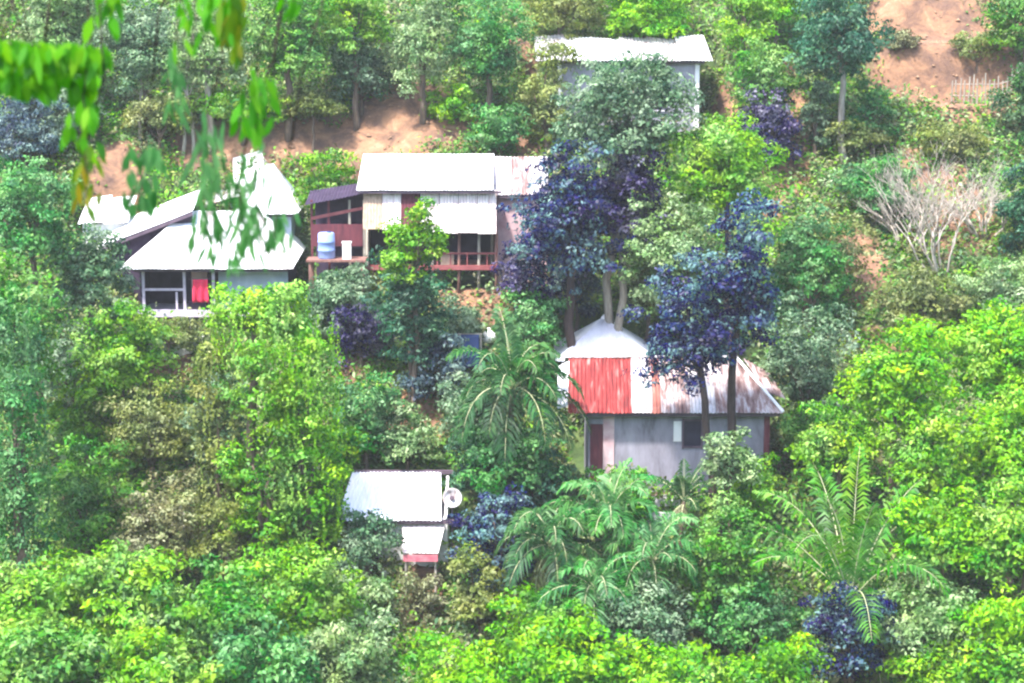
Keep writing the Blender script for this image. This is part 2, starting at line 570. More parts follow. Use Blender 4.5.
def palm(label, px, crown_py, base_py, length, nf, pal, y=None, elev=(20, 75), droop=1.0, nleaf=26, lw=.09, ll=.75,
         trunk_r=.12, seed=1, bark='bark', name='palm_tree', skew=0, dead=3):
    random.seed(seed)
    if y is None: y = hill_y(base_py)
    top = at(px, crown_py, y)
    gz = hz(top.x, y)
    root = thing(name, label, 'palm', (top.x, y, gz - .05))
    tz = max(.3, top.z - gz)
    mb = MB()
    pts = [(math.sin(i * .5 + seed) * .06, 0, -.3 + (tz + .3) * i / 7) for i in range(8)]
    pts[-1] = (0, 0, tz)
    mb.tube(pts, [trunk_r * (1.25 - .4 * i / 7) for i in range(8)], 9)
    mb.build('trunk', M[bark], root, True)
    for i in range(dead):
        az = random.uniform(0, 2 * math.pi); el = R(random.uniform(-50, -10))
        d = Vector((math.cos(az) * math.cos(el), math.sin(az) * math.cos(el), math.sin(el)))
        pts, Q = frond_quads((0, 0, tz - .1), d, length * random.uniform(.5, .75), droop * 2.2, nleaf, lw * .6, ll * .7, 0, .05)
        fr = quads_object('frond', np.array([[tuple(v) for v in q] for q in Q]), rng.normal(.4, .2, len(Q)), LM['dry'], root)
        fr['label'] = 'withered brown frond'
        rb = MB().tube([tuple(v) for v in pts], [.028 * (1.1 - .9 * k / 12) for k in range(13)], 5)
        rb.build('midrib', M['rib'], fr, True)
    for i in range(nf):
        az = 2 * math.pi * (i * .382) + random.uniform(-.25, .25)
        el = R(elev[0] + (elev[1] - elev[0]) * ((i + .5) / nf)) + random.uniform(-.16, .16)
        d = Vector((math.cos(az) * math.cos(el) + skew, math.sin(az) * math.cos(el), math.sin(el)))
        pts, Q = frond_quads((0, 0, tz), d, length * random.uniform(.68, 1.12), droop * random.uniform(.6, 1.5), nleaf, lw, ll)
        fr = quads_object('frond', np.array([[tuple(v) for v in q] for q in Q]), rng.normal(.25 + .4 * (i / nf), .14, len(Q)), LM[pal], root)
        COUNT[0] += len(Q)
        rb = MB().tube([tuple(v) for v in pts], [.028 * (1.1 - .9 * k / 12) for k in range(13)], 5)
        rb.build('midrib', M['rib'], fr, True)
    return root


# ================================================================== HOUSES (positions first, for the pads)
def pad(x, y, hx, hy, z, f=1.1):
    PADS.append((x, y, hx, hy, z, f))


# red-roofed house
EY = 77.5; EX0 = xx(588, 490, EY); EX1 = xx(768, 490, EY); EZ = zz(492, EY)
ECX = (EX0 + EX1) / 2; ED = 4.4
pad(ECX, EY + ED / 2, (EX1 - EX0) / 2 + .9, ED / 2 + .7, EZ, 1.5)
# pyramid hut behind it
PY = 84.8; PX = xx(604, 340, PY); PZ = zz(360, PY - 2.1) - 2.35
pad(PX, PY, 2.0, 1.8, PZ, 1.3)
# upper house
DY = 96.6; DX0 = xx(560, 100, DY); DX1 = xx(696, 100, DY); DZ = zz(132, DY)
pad((DX0 + DX1) / 2, DY + 2, (DX1 - DX0) / 2 + .8, 2.6, DZ, 1.2)
# stilt house in the centre
BY = 86.9; BX0 = xx(364, 230, BY); BX1 = xx(497, 230, BY); BZ = zz(302, BY)
pad((BX0 + BX1) / 2 + .8, BY + 2.4, (BX1 - BX0) / 2 + 1.6, 2.2, BZ + .5, 1.0)
# left cluster
AY = 85.5; AX0 = xx(135, 300, AY); AX1 = xx(290, 300, AY); AZ = zz(336, AY)
pad((AX0 + AX1) / 2, AY + 2, (AX1 - AX0) / 2, 2.2, AZ + .2, 1.4)
# smallest hut at the far left
HX = xx(108, 210, 91.2); HZ3 = zz(224, 90.2) - 1.7
pad(HX, 91.2, 1.1, 1.2, HZ3, .9)
# lower hut
FY_ = 75.0; FX0 = xx(345, 540, FY_); FX1 = xx(450, 540, FY_); FZ_ = zz(566, FY_)
pad((FX0 + FX1) / 2, FY_ + 1.3, (FX1 - FX0) / 2 + .3, 1.7, FZ_, 1.0)
# terraces in the upper right
for (px, py, hw_, hd_) in ((940, 108, 3.0, 1.2), (950, 45, 3.2, 1.4)):
    yy = hill_y(py) + 1.0
    pad(xx(px, py, yy), yy, hw_, hd_, zz(py, yy - 1) + .1, 1.6)


def bare(px, py, rx, ry, a=1.0):
    y = hill_y(py)
    BARE.append((xx(px, py, y), y, rx, ry, a))


for b_ in ((395, 132, 3.8, 2.3, 1), (440, 122, 2.0, 2.0, 1), (235, 145, 3.4, 1.7, 1), (310, 140, 2.6, 1.6, 1), (112, 180, 1.1, 1.4, 1), (714, 100, 1.1, 2.6, 1),
           (940, 18, 3.8, 3.2, 1), (942, 80, 3.9, 2.8, 1), (930, 50, 2.6, 2, .9), (792, 130, 1.0, 4.0, .9), (865, 265, 1.1, 2.2, .9),
           (940, 215, 2.4, 3.0, .75), (415, 420, 1.3, 1.5, .9), (420, 595, .8, 2.4, 1), (518, 152, 1.5, 1.0, .9),
           (660, 485, 2.0, 1.0, .8), (480, 305, 1.6, 1.2, .8), (175, 370, 1.4, 1.4, .8), (350, 370, 1, 1, .7),
           (520, 40, .8, 1.2, .7), (700, 555, .8, .8, .8), (770, 180, 1.0, 2, .6), (880, 345, 2, 1, .5)):
    bare(*b_)


# ------------------------------------------------------------------ terrain mesh
def terrain():
    xs = np.concatenate([np.arange(-130, -34, 2.5), np.arange(-34, 34, .3), np.arange(34, 131, 2.5)])
    ys = np.concatenate([np.arange(-25, 58, 1.5), np.arange(58, 112, .3), np.arange(112, 200, 3)])
    X, Y = np.meshgrid(xs, ys)
    Z = height(X, Y)
    far = (np.abs(X) < 34) & (Y > 58) & (Y < 112)
    Z = Z + far * (np.sin(X * 5.1 + Y * 2.2) * np.sin(Y * 4.3 - X * 1.7) * .05)
    nx, ny = len(xs), len(ys)
    me = bpy.data.meshes.new('hillside')
    V = np.stack([X, Y, Z], -1).reshape(-1, 3)
    idx = np.arange(nx * ny).reshape(ny, nx)
    F = np.stack([idx[:-1, :-1], idx[:-1, 1:], idx[1:, 1:], idx[1:, :-1]], -1).reshape(-1, 4)
    me.from_pydata(V.tolist(), [], F.tolist())
    at_ = me.attributes.new('bare', 'FLOAT', 'POINT')
    at_.data.foreach_set('value', bare_amount(X, Y).reshape(-1).astype(np.float32))
    me.polygons.foreach_set('use_smooth', [True] * len(me.polygons))
    me.materials.append(M['soil'])
    o = bpy.data.objects.new('hillside', me)
    COL.objects.link(o)
    tag(o, 'green and orange earth hillside under the village', 'hillside', kind='structure')


terrain()


def in_pads(x, y, m=-.1):
    r = np.zeros(len(x), bool)
    for cx, cy, hx, hy, z, f in PADS[:6]:
        r |= (np.abs(x - cx) < hx + m) & (np.abs(y - cy) < hy + m)
    return r


def undergrowth():
    Vs, Ts = {}, {}
    for pal, dens, seed in (('mid', 5, 0), ('pale', 4, 2.1), ('lime', 4, 4.3), ('olive', 3.6, 6.7), ('dry', 5.0, 8.4)):
        n = int(58 * 50 * dens * 1.7)
        x = rng.uniform(-29, 29, n); y = rng.uniform(62, 112, n)
        f = np.sin(x * .5 + seed * 3) * np.cos(y * .43 + seed * 5) + np.sin(x * 1.1 - y * .8 + seed) * .6
        keep = (f > -.35 + rng.uniform(-.3, .3, n)) & (bare_amount(x, y) < rng.uniform(.2, 1.0, n)) & ~in_pads(x, y)
        x = x[keep]; y = y[keep]
        per = 7
        k = len(x)
        hgt = np.abs(rng.normal(.3, .4, k)) + .06
        cx = np.repeat(x, per) + rng.normal(0, .22, k * per); cy = np.repeat(y, per) + rng.normal(0, .22, k * per)
        cz = height(cx, cy) + np.repeat(hgt, per) * rng.uniform(.2, 1.1, k * per)
        N_ = norm(np.stack([rng.normal(0, .5, k * per), rng.normal(-.25, .5, k * per), np.full(k * per, .8)], 1))
        L = rng.uniform(.14, .32, k * per)
        Vs[pal] = leaves(np.stack([cx, cy, cz], 1), N_, L, L * .5)
        Ts[pal] = np.repeat(rng.normal(.45, .2, k), per) + rng.normal(0, .12, k * per)
    names = {'mid': 'green', 'pale': 'pale', 'lime': 'lime', 'olive': 'olive', 'dry': 'dry'}
    lab = {'mid': 'mid green low weeds covering the slope between the trees', 'pale': 'pale green creepers spread over the hillside soil',
           'lime': 'yellow green low herbs in patches on the hillside', 'olive': 'olive low scrub in patches on the hillside',
           'dry': 'dry straw coloured grass on the bare upper slope'}
    for p in Vs:
        o = quads_object({'mid': 'weeds', 'pale': 'creeper', 'lime': 'herbs', 'olive': 'scrub', 'dry': 'dry_grass'}[p], Vs[p], Ts[p], LM[p])
        tag(o, lab[p], 'undergrowth', kind='stuff')
        COUNT[0] += len(Vs[p])


undergrowth()


# ================================================================== house builders
def wall_box(root, x0, x1, y0, y1, z0, z1, mat, name='wall', t=.14, sides='flrb', openings=()):
    """four walls as one mesh; openings on the front: (x0,x1,z0,z1) cut as gaps"""
    mb = MB()
    if 'f' in sides:
        xs = sorted({x0, x1, *[o[0] for o in openings], *[o[1] for o in openings]})
        for a, b in zip(xs[:-1], xs[1:]):
            op = [o for o in openings if o[0] <= a + 1e-4 and o[1] >= b - 1e-4]
            if not op:
                mb.box(((a + b) / 2, y0 + t / 2, (z0 + z1) / 2), (b - a, t, z1 - z0))
            else:
                o = op[0]
                if o[2] > z0 + .01: mb.box(((a + b) / 2, y0 + t / 2, (z0 + o[2]) / 2), (b - a, t, o[2] - z0))
                if o[3] < z1 - .01: mb.box(((a + b) / 2, y0 + t / 2, (o[3] + z1) / 2), (b - a, t, z1 - o[3]))
    if 'b' in sides: mb.box(((x0 + x1) / 2, y1 - t / 2, (z0 + z1) / 2), (x1 - x0, t, z1 - z0))
    if 'l' in sides: mb.box((x0 + t / 2, (y0 + y1) / 2, (z0 + z1) / 2), (t, y1 - y0 - 2 * t - .004, z1 - z0))
    if 'r' in sides: mb.box((x1 - t / 2, (y0 + y1) / 2, (z0 + z1) / 2), (t, y1 - y0 - 2 * t - .004, z1 - z0))
    return mb.build(name, mat, root)


def plabel(o, s):
    o['label'] = s
    return o


def house_red():
    root = thing('village_house', 'grey walled house with red, white and rust streaked tin roof sheets', 'house', (ECX, EY + ED / 2, EZ))
    hw = (EX1 - EX0) / 2; hd = ED / 2
    ez = zz(413, EY - .5) - EZ
    rz = zz(357, EY + hd) - EZ
    win = (xx(683, 430, EY) - ECX, xx(702, 430, EY) - ECX, zz(447, EY) - EZ, zz(420, EY) - EZ)
    door = (xx(590, 450, EY) - ECX, xx(603, 450, EY) - ECX, 0, zz(424, EY) - EZ)
    wall_box(root, -hw, hw, -hd, hd, -.3, ez - .08, M['wall_grey'], openings=(win, door))
    # gable triangle at the left end
    lx = xx(575, 360, EY + hd) - ECX
    MB().prism([(-hd, ez - .08), (hd, ez - .08), (0, rz - .15)], (0, .12)).build('gable', M['wall_pink'], root).matrix_local = \
        __import__('mathutils').Matrix.Translation((-hw + .13, 0, 0)) @ __import__('mathutils').Matrix.Rotation(R(90), 4, 'Z')
    p0, p1 = xx(603, 450, EY) - ECX, xx(614, 450, EY) - ECX
    MB().box(((p0 + p1) / 2, -hd - .02, ez / 2 - .05), (p1 - p0, .05, ez - .12)).build('wall_panel', M['wall_pink'], root)['label'] = 'pink stained end strip of the wall'
    wn = MB().box(((win[0] + win[1]) / 2, -hd + .1, (win[2] + win[3]) / 2), (win[1] - win[0] - .01, .04, win[3] - win[2] - .01)).build('window', M['glass'], root)
    fr = MB()
    for xw in (win[0], win[1]): fr.box((xw, -hd - .015, (win[2] + win[3]) / 2), (.07, .06, win[3] - win[2] + .14))
    for zw in (win[2], win[3]): fr.box(((win[0] + win[1]) / 2, -hd - .018, zw), (win[1] - win[0] - .075, .055, .07))
    fr.build('frame', M['trim'], wn)
    MB().box((win[0] - .22, -hd - .05, (win[2] + win[3]) / 2 + .1), (.3, .035, .8), 0).build('shutter', M['wall_white'], wn)
    dr = MB().box(((door[0] + door[1]) / 2, -hd + .08, door[3] / 2), (door[1] - door[0] - .01, .05, door[3] - .01)).build('door', M['maroon'], root)
    MB().box((door[0] + .08, -hd + .04, 1.0), (.04, .06, .14)).build('handle', M['trim'], dr)
    MB().box((hw - .1, -hd - .03, ez / 2), (.22, .08, ez - .1)).build('post', M['maroon'], root)
    # beams below the eave
    MB().box((0, -hd - .35, ez - .1), (2 * hw + .7, .09, .12)).build('eave_beam', M['trim'], root)
    # roof sheets, left to right along the front
    oh = .55
    slope = (rz - ez) / (hd + oh)
    ye, zr = -hd - oh, rz
    xl = xx(566, 400, EY) - ECX
    xr = hw + .45
    edges = [xx(568, 400, EY), xx(589, 400, EY), xx(611, 400, EY), xx(632, 400, EY), xx(651, 400, EY), xx(661, 400, EY), xx(690, 400, EY), xx(716, 400, EY), xx(738, 400, EY)]
    edges = [e - ECX for e in edges]
    mats = ['tin_red', 'tin_red', 'tin_red', 'tin_old', 'tin_brick', 'tin_rust', 'tin_old', 'tin_rust']
    labs = ['red painted roof sheet', 'red painted roof sheet', 'red painted roof sheet', 'white roof sheet', 'narrow rusty strip of roof', 'rust streaked roof sheet', 'weathered pale roof sheet', 'rust streaked roof sheet']
    hipx = edges[-1]
    for i in range(8):
        a, b = edges[i] - .02, edges[i + 1] + .03
        lift = .012 * (i % 2) + .006
        sk = .18 * (1 - (a + hw) / (2 * hw)) * .5
        o = MB().sheet((a, ye, ez + lift), (b, ye, ez + lift), (b + sk, 0, zr + lift), (a + sk, 0, zr + lift), .15, .024).build('roof_sheet', M[mats[i]], root)
        o['label'] = labs[i]
    # front slope running into the hip at the right
    o = MB().sheet((hipx, ye, ez + .01), (xr, ye, ez + .01), (hipx + .12, 0, zr), (hipx + .05, 0, zr), .15, .024).build('roof_sheet', M['tin_rust'], root)
    o['label'] = 'rust streaked sheet cut to the hip'
    o = MB().sheet((xr, ye, ez + .012), (xr, hd + oh, ez + .012), (hipx + .12, .05, zr), (hipx + .12, -.05, zr), .15, .024).build('roof_sheet', M['tin_brick'], root)
    o['label'] = 'rusty red hip end of the roof'
    o = MB().sheet((xr, hd + oh, ez), (xl, hd + oh, ez), (xl, 0, zr - .01), (hipx, 0, zr - .01), .15, .024).build('roof_sheet', M['tin_old'], root)
    MB().box(((xl + hipx) / 2 + .1, 0, zr + .02), (hipx - xl + .2, .22, .05)).build('ridge_cap', M['tin_old'], root)
    hp = MB().tube([(hipx + .1, 0, zr + .04), (xr, ye, ez + .05)], [.06, .06], 6).build('hip_cap', M['tin'], root)
    # little lean-to end sheet at far right, tilted
    o = MB().sheet((xr - .55, ye + 1.2, ez + .62), (xr + .3, ye + 1.7, ez + .22), (xr + .0, hd - .4, ez + .7), (hipx + .5, .5, zr - .15), .15, .024).build('roof_sheet', M['tin_rust'], root)
    o['label'] = 'loose sheet lying at the right end'
    # verge strip on the left
    o = MB().sheet((edges[0] - .42, ye + .5, ez + .02), (edges[0], ye + .4, ez + .25), (edges[0] + .1, -.2, zr - .1), (edges[0] - .35, -.2, zr - .35), .15, .02).build('roof_sheet', M['tin'], root)
    o['label'] = 'white verge sheet on the left'
    # a plinth step in front
    pl = thing('concrete_step', 'pale concrete plinth step below the grey house wall', 'step', (xx(655, 480, EY - .7), EY - .8, EZ - .75))
    MB().box((0, 0, 0), (1.9, .75, 1.5)).box((.1, -.55, -.2), (1.3, .38, 1.0)).build('block', M['stone'], pl)
    ms = thing('red_bundle', 'small heap of red and pink cloth bundles on the concrete step', 'bundle', (xx(640, 468, EY - .7), EY - .8, EZ + .02))
    for i, (dx, dy, r) in enumerate(((-.25, 0, .22), (.15, .05, .26), (-.02, -.1, .18))):
        MB().lathe((dx, dy, 0), [(r * .6, 0), (r, r * .3), (r * .85, r * .8), (r * .4, r * 1.15), (.01, r * 1.2)], 10).build('cloth', M['crate'] if i != 1 else M['wall_pink'], ms, True)


def house_pyramid():
    root = thing('hut', 'small hut with a clean white pyramid roof behind the red roof', 'hut', (PX, PY, PZ))
    ez = zz(361, PY - 2.1) - PZ; pz = zz(318, PY) - PZ
    wall_box(root, -1.75, 1.75, -1.75, 1.75, -.3, ez - .05, M['wall_white'])
    e = 2.15
    e = (xx(651, 360, PY - 2.1) - xx(550, 360, PY - 2.1)) / 2
    for a, b in (((-e, -e), (e, -e)), ((e, -e), (e, e)), ((e, e), (-e, e)), ((-e, e), (-e, -e))):
        MB().sheet((a[0], a[1], ez), (b[0], b[1], ez), (b[0] * .02, b[1] * .02, pz), (a[0] * .02, a[1] * .02, pz), .16, .018).build('roof_sheet', M['tin_lav'] if b[1] < 0 and a[1] < 0 else M['tin'], root)
    MB().lathe((0, 0, pz - .05), [(.16, 0), (.12, .1), (.03, .2), (.001, .22)], 8).build('roof_cap', M['tin'], root)


def house_upper():
    cx = (DX0 + DX1) / 2; hw = (DX1 - DX0) / 2
    root = thing('village_house', 'tall plain lavender grey house with white mono pitch roof, highest on the hill', 'house', (cx, DY + 2, DZ))
    ez = zz(60, DY) - DZ; bz = zz(37, DY + 4.2) - DZ
    win = (hw - 2.1, hw - 1.3, 1.0, 2.1)
    wall_box(root, -hw, hw, -2, 2, -.4, ez - .06, M['wall_lav'], openings=(win,))
    MB().prism([(-2, ez - .06), (2, ez - .06), (2, bz - .2)], (0, .12)).build('gable', M['wall_lav'], root).matrix_local = \
        __import__('mathutils').Matrix.Translation((hw, 0, 0)) @ __import__('mathutils').Matrix.Rotation(R(90), 4, 'Z')
    MB().prism([(-2, ez - .06), (2, ez - .06), (2, bz - .2)], (0, .12)).build('gable', M['wall_lav'], root).matrix_local = \
        __import__('mathutils').Matrix.Translation((-hw + .12, 0, 0)) @ __import__('mathutils').Matrix.Rotation(R(90), 4, 'Z')
    w = MB().box(((win[0] + win[1]) / 2, -1.9, 1.55), (.79, .04, 1.09)).build('window', M['glass'], root)
    MB().box(((win[0] + win[1]) / 2, -2.03, 1.0), (.95, .1, .07)).build('sill', M['stone'], w)
    MB().box((-hw - .03, -2.04, ez / 2), (.2, .2, ez)).build('corner_post', M['wall_white'], root)
    MB().box((hw + .03, -2.04, ez / 2), (.2, .2, ez)).build('corner_post', M['wall_white'], root)
    MB().box((0, -2.3, ez - .09), (2 * hw + .7, .1, .12)).build('eave_beam', M['trim'], root)
    n = 6
    x0, x1 = -hw - 1.15, hw + .65
    for i in range(n):
        a = x0 + (x1 - x0) * i / n; b = x0 + (x1 - x0) * (i + 1) / n + .05
        MB().sheet((a, -2.6, ez + .01 * (i % 2)), (b, -2.6, ez + .01 * (i % 2)), (b, 2.4, bz + .15 * random.uniform(-1, 1)), (a, 2.4, bz), .16, .022).build('roof_sheet', M['tin' if i in (1, 2, 5) else 'tin_old'], root)


def house_stilt():
    hw = (BX1 - BX0) / 2; cx = (BX0 + BX1) / 2
    root = thing('stilt_house', 'wooden stilt house with a bright white flat roof and pinkish sheet walls', 'house', (cx, BY + 1.8, BZ))
    z = lambda py: zz(py, BY) - BZ
    ez = zz(190, BY - .4) - BZ; bz = zz(154, BY + 4) - BZ
    s0, s1, fl = z(231), z(192), z(266)
    # front hanging sheets, a few with different tone
    k = 7
    for i in range(k):
        a = -hw + 2 * hw * i / k; b = a + 2 * hw / k - .03
        m = ['board_tan', 'board_tan', 'maroon', 'sheet_pink', 'sheet_pink', 'sheet_pink', 'sheet_pink'][i]
        if i == 1: m = 'sheet_pink'
        lo = s0 + random.uniform(-.08, .08) + (.0 if i > 2 else .15)
        o = MB().sheet((a, -2.35, lo - .02), (b, -2.35 - .02 * (i % 2), lo - .02), (b, -1.84, s1 + .1), (a, -1.84, s1 + .1), .13, .014).build('wall_sheet', M[m], root)
        o['label'] = {'board_tan': 'tan bamboo mat wall sheet', 'maroon': 'dark maroon wall sheet', 'sheet_pink': 'pale pinkish wall sheet'}[m]
    # left side, back walls
    MB().box((-hw + .05, 0, (s1 + fl) / 2), (.1, 3.4, s1 - fl)).build('side_wall', M['board_tan'], root)
    MB().box((hw - .05, 0, (s1 + fl) / 2), (.1, 3.4, s1 - fl)).build('side_wall', M['board'], root)
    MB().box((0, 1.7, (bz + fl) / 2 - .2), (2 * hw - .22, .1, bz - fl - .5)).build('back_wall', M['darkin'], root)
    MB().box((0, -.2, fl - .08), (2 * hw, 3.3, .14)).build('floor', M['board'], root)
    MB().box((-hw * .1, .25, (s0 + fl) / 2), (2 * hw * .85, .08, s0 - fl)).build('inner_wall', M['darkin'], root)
    # platform edge and stilts
    MB().box((0, -1.93, fl - .05), (2 * hw + .2, .1, .2)).build('platform_edge', M['redbeam'], root)
    for i, x in enumerate((-hw + .1, -hw * .5, .05, hw * .42, hw * .72, hw - .05)):
        gx = hz(cx + x, BY) - BZ
        MB().tube([(x, -1.8, min(gx, 0) - .4), (x + .03, -1.8, s0 + (.2 if i > 3 else .1))], [.075, .06], 7).build('stilt', M['board'] if i % 2 else M['palebark'], root, True)
    for x in (-hw + .2, 0, hw - .2):
        MB().tube([(x, 1.4, -.5), (x, 1.4, fl)], [.08, .07], 7).build('stilt', M['board'], root, True)
    # railing
    rl = MB().box((hw * .45, -1.85, fl + .55), (hw * 1.1, .05, .08))
    for x in (hw * .1, hw * .3, hw * .55, hw * .85): rl.box((x, -1.85, fl + .28), (.05, .045, .5))
    rl.build('railing', M['redbeam'], root)
    MB().box((hw * .25, -1.6, fl + .3), (.55, .4, .5)).build('bench', M['board_tan'], root)
    MB().box((0, -2.16, ez - .1), (2 * hw + .4, .08, .1)).build('eave_beam', M['trim'], root)
    x0 = xx(357, 175, BY) - cx; x1 = xx(492, 175, BY) - cx
    n = 6
    for i in range(n):
        a = x0 + (x1 - x0) * i / n; b = x0 + (x1 - x0) * (i + 1) / n + .05
        MB().sheet((a, -2.25, ez + .01 * (i % 2)), (b, -2.25, ez + .01 * (i % 2)), (b, 2.2, bz + .01 * (i % 2)), (a, 2.2, bz + .01 * (i % 2)), .16, .014).build('roof_sheet', M['tin'], root)
    # extension at the right
    ex = xx(521, 190, BY + 1); exw = 1.15
    r2 = thing('lean_to', 'low lean-to with patched grey and rust roof right of the stilt house', 'lean-to', (ex, BY + 2.3, BZ + .5))
    q = lambda py: zz(py, BY + 1) - BZ - .5
    wall_box(r2, -exw, exw, -1.3, 1.2, -.4, q(197), M['wall_pink'])
    for i in range(3):
        a = -exw - .1 + i * .8; b = a + .83
        MB().sheet((a, -1.6, q(194)), (b, -1.6, q(194)), (b, 1.4, q(162)), (a, 1.4, q(162)), .15, .02).build('roof_sheet', M['tin_rust' if i == 1 else 'tin_old'], r2)
    MB().box((0, -1.52, q(194) - .1), (2 * exw + .1, .08, .1)).build('eave_beam', M['trim'], r2)
    MB().tube([(-exw - .1, -1.5, -.6), (-exw - .1, -1.5, q(198))], [.07, .06], 7).build('post', M['palebark'], r2, True)
    # open shed on the left
    sx = xx(338, 230, BY); sw = (xx(364, 230, BY) - xx(312, 230, BY)) / 2
    sz = hz(sx, BY + .6) - .1
    r3 = thing('open_shed', 'open maroon shed with a red cross beam left of the stilt house', 'shed', (sx, BY + .8, sz))
    t = lambda py: zz(py, BY) - sz
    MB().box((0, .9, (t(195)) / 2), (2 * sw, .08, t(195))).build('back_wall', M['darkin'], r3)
    for x in (-sw, -sw * .35, sw * .45, sw):
        MB().box((x, -.8, t(200) / 2 - .2), (.1, .1, t(200) + .4)).build('post', M['maroon' if x < sw * .4 else 'palebark'], r3)
    MB().box((0, -.87, t(213)), (2 * sw + .1, .06, .13), 0, .2).build('beam', M['redbeam'], r3)
    MB().box((0, -.86, t(235)), (2 * sw - .1, .05, t(218) - t(240))).build('board_wall', M['maroon'], r3)
    MB().sheet((-sw - .25, -1.2, t(204)), (sw + .1, -1.2, t(192)), (sw + .1, 1.3, t(186)), (-sw - .25, 1.3, t(196)), .15, .02).build('roof_sheet', M['darkin'], r3)
    # drum and box in front
    dx, dy = xx(327, 245, BY - .5), BY - .75
    dz = zz(258, dy)
    PLAT = thing('wooden_deck', 'small brown wooden deck in front of the maroon shed', 'deck', (sx, BY - .75, dz - .06))
    MB().box((0, 0, 0), (2 * sw + .3, 1.1, .09)).build('boards', M['board'], PLAT)
    for x in (-sw, sw):
        for yy in (-.45, .45):
            MB().box((x, yy, -.75), (.1, .1, 1.4)).build('leg', M['board'], PLAT)
    d = thing('water_drum', 'pale blue plastic water drum standing in front of the maroon shed', 'drum', (dx, dy, dz - .01))
    MB().lathe((0, 0, 0), [(.01, .0), (.34, .0), (.36, .05), (.36, .32), (.385, .34), (.36, .38), (.36, .68), (.385, .70), (.36, .74), (.35, 1.05), (.30, 1.1), (.01, 1.1)], 20).build('drum_body', M['blue'], d, True)
    MB().lathe((.12, 0, 1.1), [(.08, 0), (.08, .05), (.01, .05)], 10).build('cap', M['bluetarp'], d)
    c = thing('white_box', 'small white box standing right of the blue water drum', 'box', (xx(347, 245, dy), dy - .1, dz - .01))
    MB().box((0, 0, .33), (.36, .3, .66)).build('box_body', M['white'], c)
    MB().box((0, 0, .69), (.4, .34, .06)).build('lid', M['white'], c)


